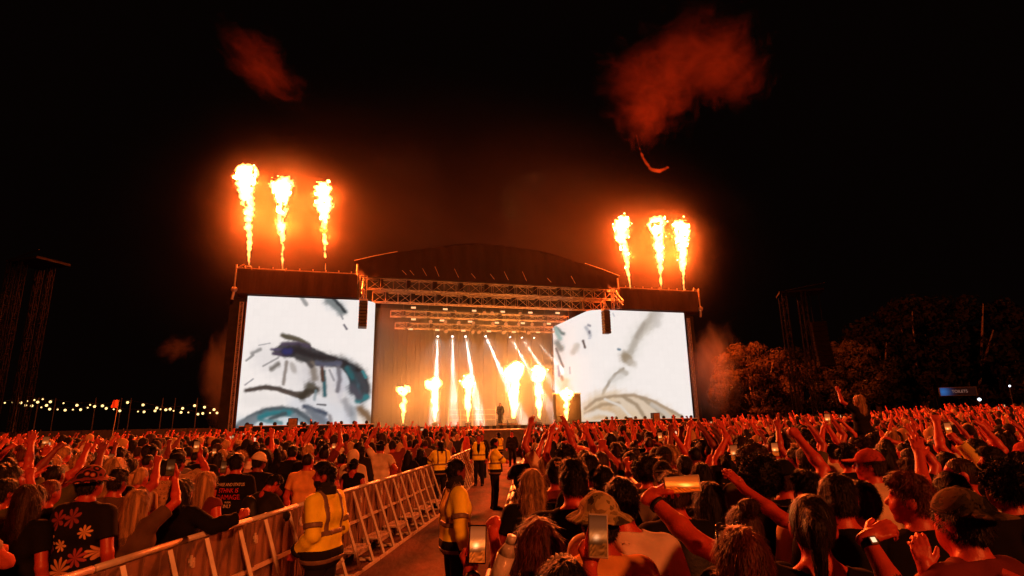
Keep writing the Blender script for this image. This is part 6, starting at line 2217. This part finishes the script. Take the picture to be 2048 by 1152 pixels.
HC = ['black'] * 7 + ['dark'] * 7 + ['brown'] * 4 + ['auburn'] + ['blonde'] * 2
TK = ['black'] * 9 + ['charcoal'] * 4 + ['navy'] * 2 + ['maroon'] * 2 + ['red'] + ['grey'] * 2 + ['white'] * 2 + ['cream'] * 2 + ['orange'] + ['olive'] * 2 + ['brown'] * 2 + ['pink']
SK = ['fair'] * 6 + ['tan'] * 6 + ['brown'] * 2 + ['dark']
TOPW = {'tee': 'T-shirt', 'long': 'long sleeves', 'hoodie': 'hoodie', 'tank': 'vest top'}
STAGE_MID = st(18.5, 3, 0)


def place_words(px, d):
    for lim, w in ((120, 'under the delay tower'), (230, 'under the string lights'), (470, 'between the red flag and the brow screen'), (610, 'before the dark brow screen'), (760, 'before the loudspeaker of the brow screen'), (950, 'along the guards barrier'), (1120, 'along the phone-side barrier'),
                   (1230, 'before the stage corner'), (1390, 'before the tan fold screen'), (1530, 'before the side smoke'), (1620, 'before the round tree'), (1760, 'before the dim tree'), (1900, 'before the black trees'), (9999, 'below the toilets sign')):
        if px < lim: return w


DEPTHW = ((4.2, 'in the nearest rows'), (6.0, 'in the near rows'), (8.5, 'a few rows in'), (11, 'mid-crowd'), (99, 'deeper in the crowd'))
HEADS = [(*to_px((a, b, float(ground_z(a, b)) + 1.62)), math.hypot(a, b)) for a, b, r in TAKEN if b < 14]


def hides(px, py, d):
    # would this onlooker's head cover the head of one of the people placed by hand?
    r = F * .13 / d
    return any(d < hd and abs(px - hx) < r + F * .05 / hd and -1.0 * r < hy - py < 2.2 * r for hx, hy, hd in HEADS)


cand = []
y = 2.35
row = 0
while y < 41.5:
    dx = .54 if y < 12 else .60
    xs = np.arange(-1.3 * y - 1, 1.3 * y + 1, dx) + (row % 2) * dx / 2
    for x in xs:
        x += npr.normal(0, .09)
        yy = y + npr.normal(0, .10)
        q = np.array([x, yy, 0]) - S0
        if q @ VS > -2.2: continue
        if line_x(BAR, yy) - .34 < x < line_x(RBAR, yy) + .36: continue
        if any((x - a) ** 2 + (yy - b) ** 2 < (r + .20) ** 2 for a, b, r in TAKEN): continue
        g = float(ground_z(x, yy))
        u_ = to_px((x, yy, g + 1.63))
        if not (-420 < u_[0] < 2470 and u_[1] < 1185): continue
        inside = -70 < u_[0] < 2120
        if hides(u_[0], u_[1], math.hypot(x, yy)): continue
        if npr.random() < (.04 if yy < 14 else .10): continue
        cand.append((math.hypot(x, yy) + (0 if inside else 100), x, yy, g, u_[0]))
    y += .50 if y < 12 else .60
    row += 1
cand.sort()
N_IND = 296 - N_HERO
used = set()
wsum = np.cumsum(WEIGHT) / sum(WEIGHT)
for d, x, y, g, px in cand[:N_IND]:
    for _ in range(200):
        kk = int(np.searchsorted(wsum, npr.random()))
        if d < 6.5 and kk in (2, 3, 4, 5, 8, 9, 10, 13) and npr.random() < .75: continue
        kit, pose, film = KITS[kk]
        hk, hc, tk, sk = rnd.choice(HK), rnd.choice(HC), rnd.choice(TK), rnd.choice(SK)
        if kit.b.fem and hk in ('short', 'quiff', 'buzz'): hk = rnd.choice(['long', 'long_wavy', 'ponytail', 'bun'])
        if sk in ('brown', 'dark') and hc in ('blonde', 'auburn', 'brown'): hc = 'black'
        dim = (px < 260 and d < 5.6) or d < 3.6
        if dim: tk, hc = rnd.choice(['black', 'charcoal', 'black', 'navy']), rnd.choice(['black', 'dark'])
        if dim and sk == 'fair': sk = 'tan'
        hat = None
        if not dim and rnd.random() < .13 and hk in ('short', 'buzz', 'quiff', 'long'):
            hat = rnd.choice(['cap', 'cap_back', 'bucket', 'beanie'])
            if hk == 'quiff': hk = 'short'
            hcol = rnd.choice(['black', 'navy', 'red', 'olive', 'cream', 'grey', 'charcoal'])
        head = f'{HCW[hc]} {HAIRW[hk]} hair' if not hat else f'{hcol} {HATS[hat].replace("_", " ")}' + (' worn backwards' if hat == 'cap_back' else '')
        lab = f'{head}, {tk} {TOPW[kit.top]}, {pose}, {place_words(px, d)}'
        if len(lab.split()) <= 12: lab += ', ' + next(w for m, w in DEPTHW if d < m)
        if len(lab.split()) < 16: lab = 'person, ' + lab
        if lab not in used and len(lab.split()) <= 16: break
    used.add(lab)
    yaw = math.atan2(-(STAGE_MID[0] - x), STAGE_MID[1] - y) + npr.normal(0, .16)
    sc = float(np.clip(npr.normal(1.0 if not kit.b.fem else .95, .04), .88, 1.09))
    o = person(kit, (x, y, g), yaw, sc, SKIN[sk], hk, HAIR[hc], TOPS[tk], lab, 'crowd watching the stage', hat, TOPS[hcol] if hat else None, hh=.0085)
    o.rotation_euler = (npr.normal(0, .025), npr.normal(0, .035), yaw)
    if film:
        a = kit.b.arms[0]
        lp = a[3] + np.array([-.035, -.030, .125])
        P = to_world(lp, np.array([x, y, g]), yaw, sc)
        phone(P, np.array([0, 0, CAM_H]) - P, (0, .1, 1), label=f'small lit phone over {head.split(" worn")[0]}, {place_words(px, d)}', bright=rnd.choice([.6, .9, 1.2, 1.3]))

# ------------------------------------------------------------------ beyond them: one mass of far people
LOD = {}
for h, n in ((.036, 0), (.058, 1)):
    for k, (r, l, kw) in enumerate((('down', 'down', {}), ('chest', 'chest', {'fem': True}), ('up', 'down', {}), ('down', 'fist_up', {}), ('up', 'up', {}), ('wave', 'fist_up', {}), ('phone', 'phone', {}), ('point_up', 'down', {}), ('down', 'up', {'fem': True}))):
        b = Body(r, l, fat=1.5, **kw)
        hf = hair_field('long' if kw.get('fem') else 'short')
        hm = np.array(b.head_matrix().inverted())
        top = 'tee'

        def parts(P, b=b, hf=hf, hm=hm):
            q = f4(P @ f4(hm[:3, :3].T) + f4(hm[:3, 3]))
            arms = None
            for a in b.arms:
                c = b.arm(P, a) - (.002 if n == 0 else .007)
                hd = np.linalg.norm(P - f4(a[3] + unit(a[3] - a[2]) * .07), axis=1) - (.048 if n == 0 else .056)
                c = np.minimum(c, hd)
                arms = c if arms is None else np.minimum(arms, c)
            skin = np.minimum(b.head(P), arms)
            return np.stack([skin, b.d_shirt(P, 'tee') - .004, hf(q) - .006], 1)
        f = lambda P: np.maximum(parts(P).min(1), .62 - P[:, 2])
        lo, hi = b.bounds()
        V, Q = nets(f, cut_low(lo - .05, .55), hi + .05, h)
        LOD[(n, k)] = (V, Q, parts(f4(V)).argmin(1))
SKC = np.array([(.52, .085, .05), (.42, .068, .040), (.46, .078, .045), (.20, .040, .025)])
HRC = np.array([(.0065, .0048, .0045), (.010, .006, .0045), (.008, .005, .004), (.032, .015, .009), (.40, .24, .11)])
TPC = np.array([(.0055, .0045, .0045), (.006, .005, .005), (.017, .014, .013), (.016, .016, .030), (.14, .022, .018), (.42, .05, .035), (.17, .13, .11), (.72, .62, .52), (.60, .46, .32), (.085, .075, .030), (.10, .06, .035)])
LW = np.cumsum([7, 6, 2.2, 1.6, 1.7, 1.2, 1.4, 1.3, 1.2])
LW = LW / LW[-1]
vs, qs, cs, nv = [], [], [], 0
pv, pq, pc, pn = [], [], [], 0
for d, x, y, g, px in cand[N_IND:]:
    n = 0 if math.hypot(x, y) < 20 else 1
    lively = .5 + .5 * math.sin(x * .55 + 1.3 * math.sin(y * .31)) * math.sin(y * .47 + x * .13)
    k = int(np.searchsorted(LW, npr.random()))
    if k > 1 and npr.random() > .35 + .65 * lively: k = int(npr.integers(0, 2))
    V, Q, cl = LOD[(n, k)]
    yaw = math.atan2(-(STAGE_MID[0] - x), STAGE_MID[1] - y) + npr.normal(0, .3)
    sc = np.clip(npr.normal(1.0, .065), .84, 1.15)
    c_, s_ = math.cos(yaw), math.sin(yaw)
    tx, ty = npr.normal(0, .04, 2)
    W = V * sc
    W = np.stack([W[:, 0] * c_ - W[:, 1] * s_ + tx * (W[:, 2] - 1), W[:, 0] * s_ + W[:, 1] * c_ + ty * (W[:, 2] - 1), W[:, 2] * (1 + .02 * math.sin(x * 9))], 1) + (x, y, g)
    pal = np.stack([SKC[npr.integers(len(SKC))], TPC[npr.integers(len(TPC))], HRC[npr.integers(len(HRC))]])
    vs.append(W.astype(np.float32))
    qs.append((Q + nv).astype(np.int32))
    cs.append(pal[cl].astype(np.float32))
    nv += len(V)
    if k == 6 and npr.random() < .8:
        ctr = to_world((0, .49, 1.70), np.array([x, y, g]), yaw, sc)
        hw, hh_ = (.04, .078) if npr.random() < .7 else (.078, .04)
        bx = np.array([(a * hw, b_ * .006, e * hh_) for b_ in (-1, 1) for a, e in ((-1, -1), (1, -1), (1, 1), (-1, 1))])
        bx = np.stack([bx[:, 0] * c_ - bx[:, 1] * s_, bx[:, 0] * s_ + bx[:, 1] * c_, bx[:, 2]], 1) + ctr
        pv.append(bx)
        pq.append(np.array([(0, 1, 2, 3), (7, 6, 5, 4), (0, 4, 5, 1), (1, 5, 6, 2), (2, 6, 7, 3), (3, 7, 4, 0)]) + pn)
        pc.append(np.tile(np.array((1.0, .55, .28)) * npr.uniform(.3, 1.1), (8, 1)))
        pn += 8
print('crowd individuals', N_IND, 'far', len(vs), 'verts', nv)
n1 = sum(len(q) for q in qs)
me = mesh_np('crowd', np.concatenate(vs + pv), np.concatenate(qs + [q + nv for q in pq]))
set_colour(me, 'picture', np.concatenate(cs + pc))
M_far = mat('far_people', (.1, .1, .1), .85, .1, 5)
nt = M_far.node_tree
at = nt.nodes.new('ShaderNodeVertexColor')
at.layer_name = 'picture'
nt.links.new(at.outputs[0], nt.nodes['Principled BSDF'].inputs['Base Color'])
me.materials.append(M_far)
me.materials.append(M_phonepic)
mi = np.zeros(len(me.polygons), np.int32)
mi[n1:] = 1
me.polygons.foreach_set('material_index', mi)
tag(link(D.objects.new('crowd', me)), kind='stuff')
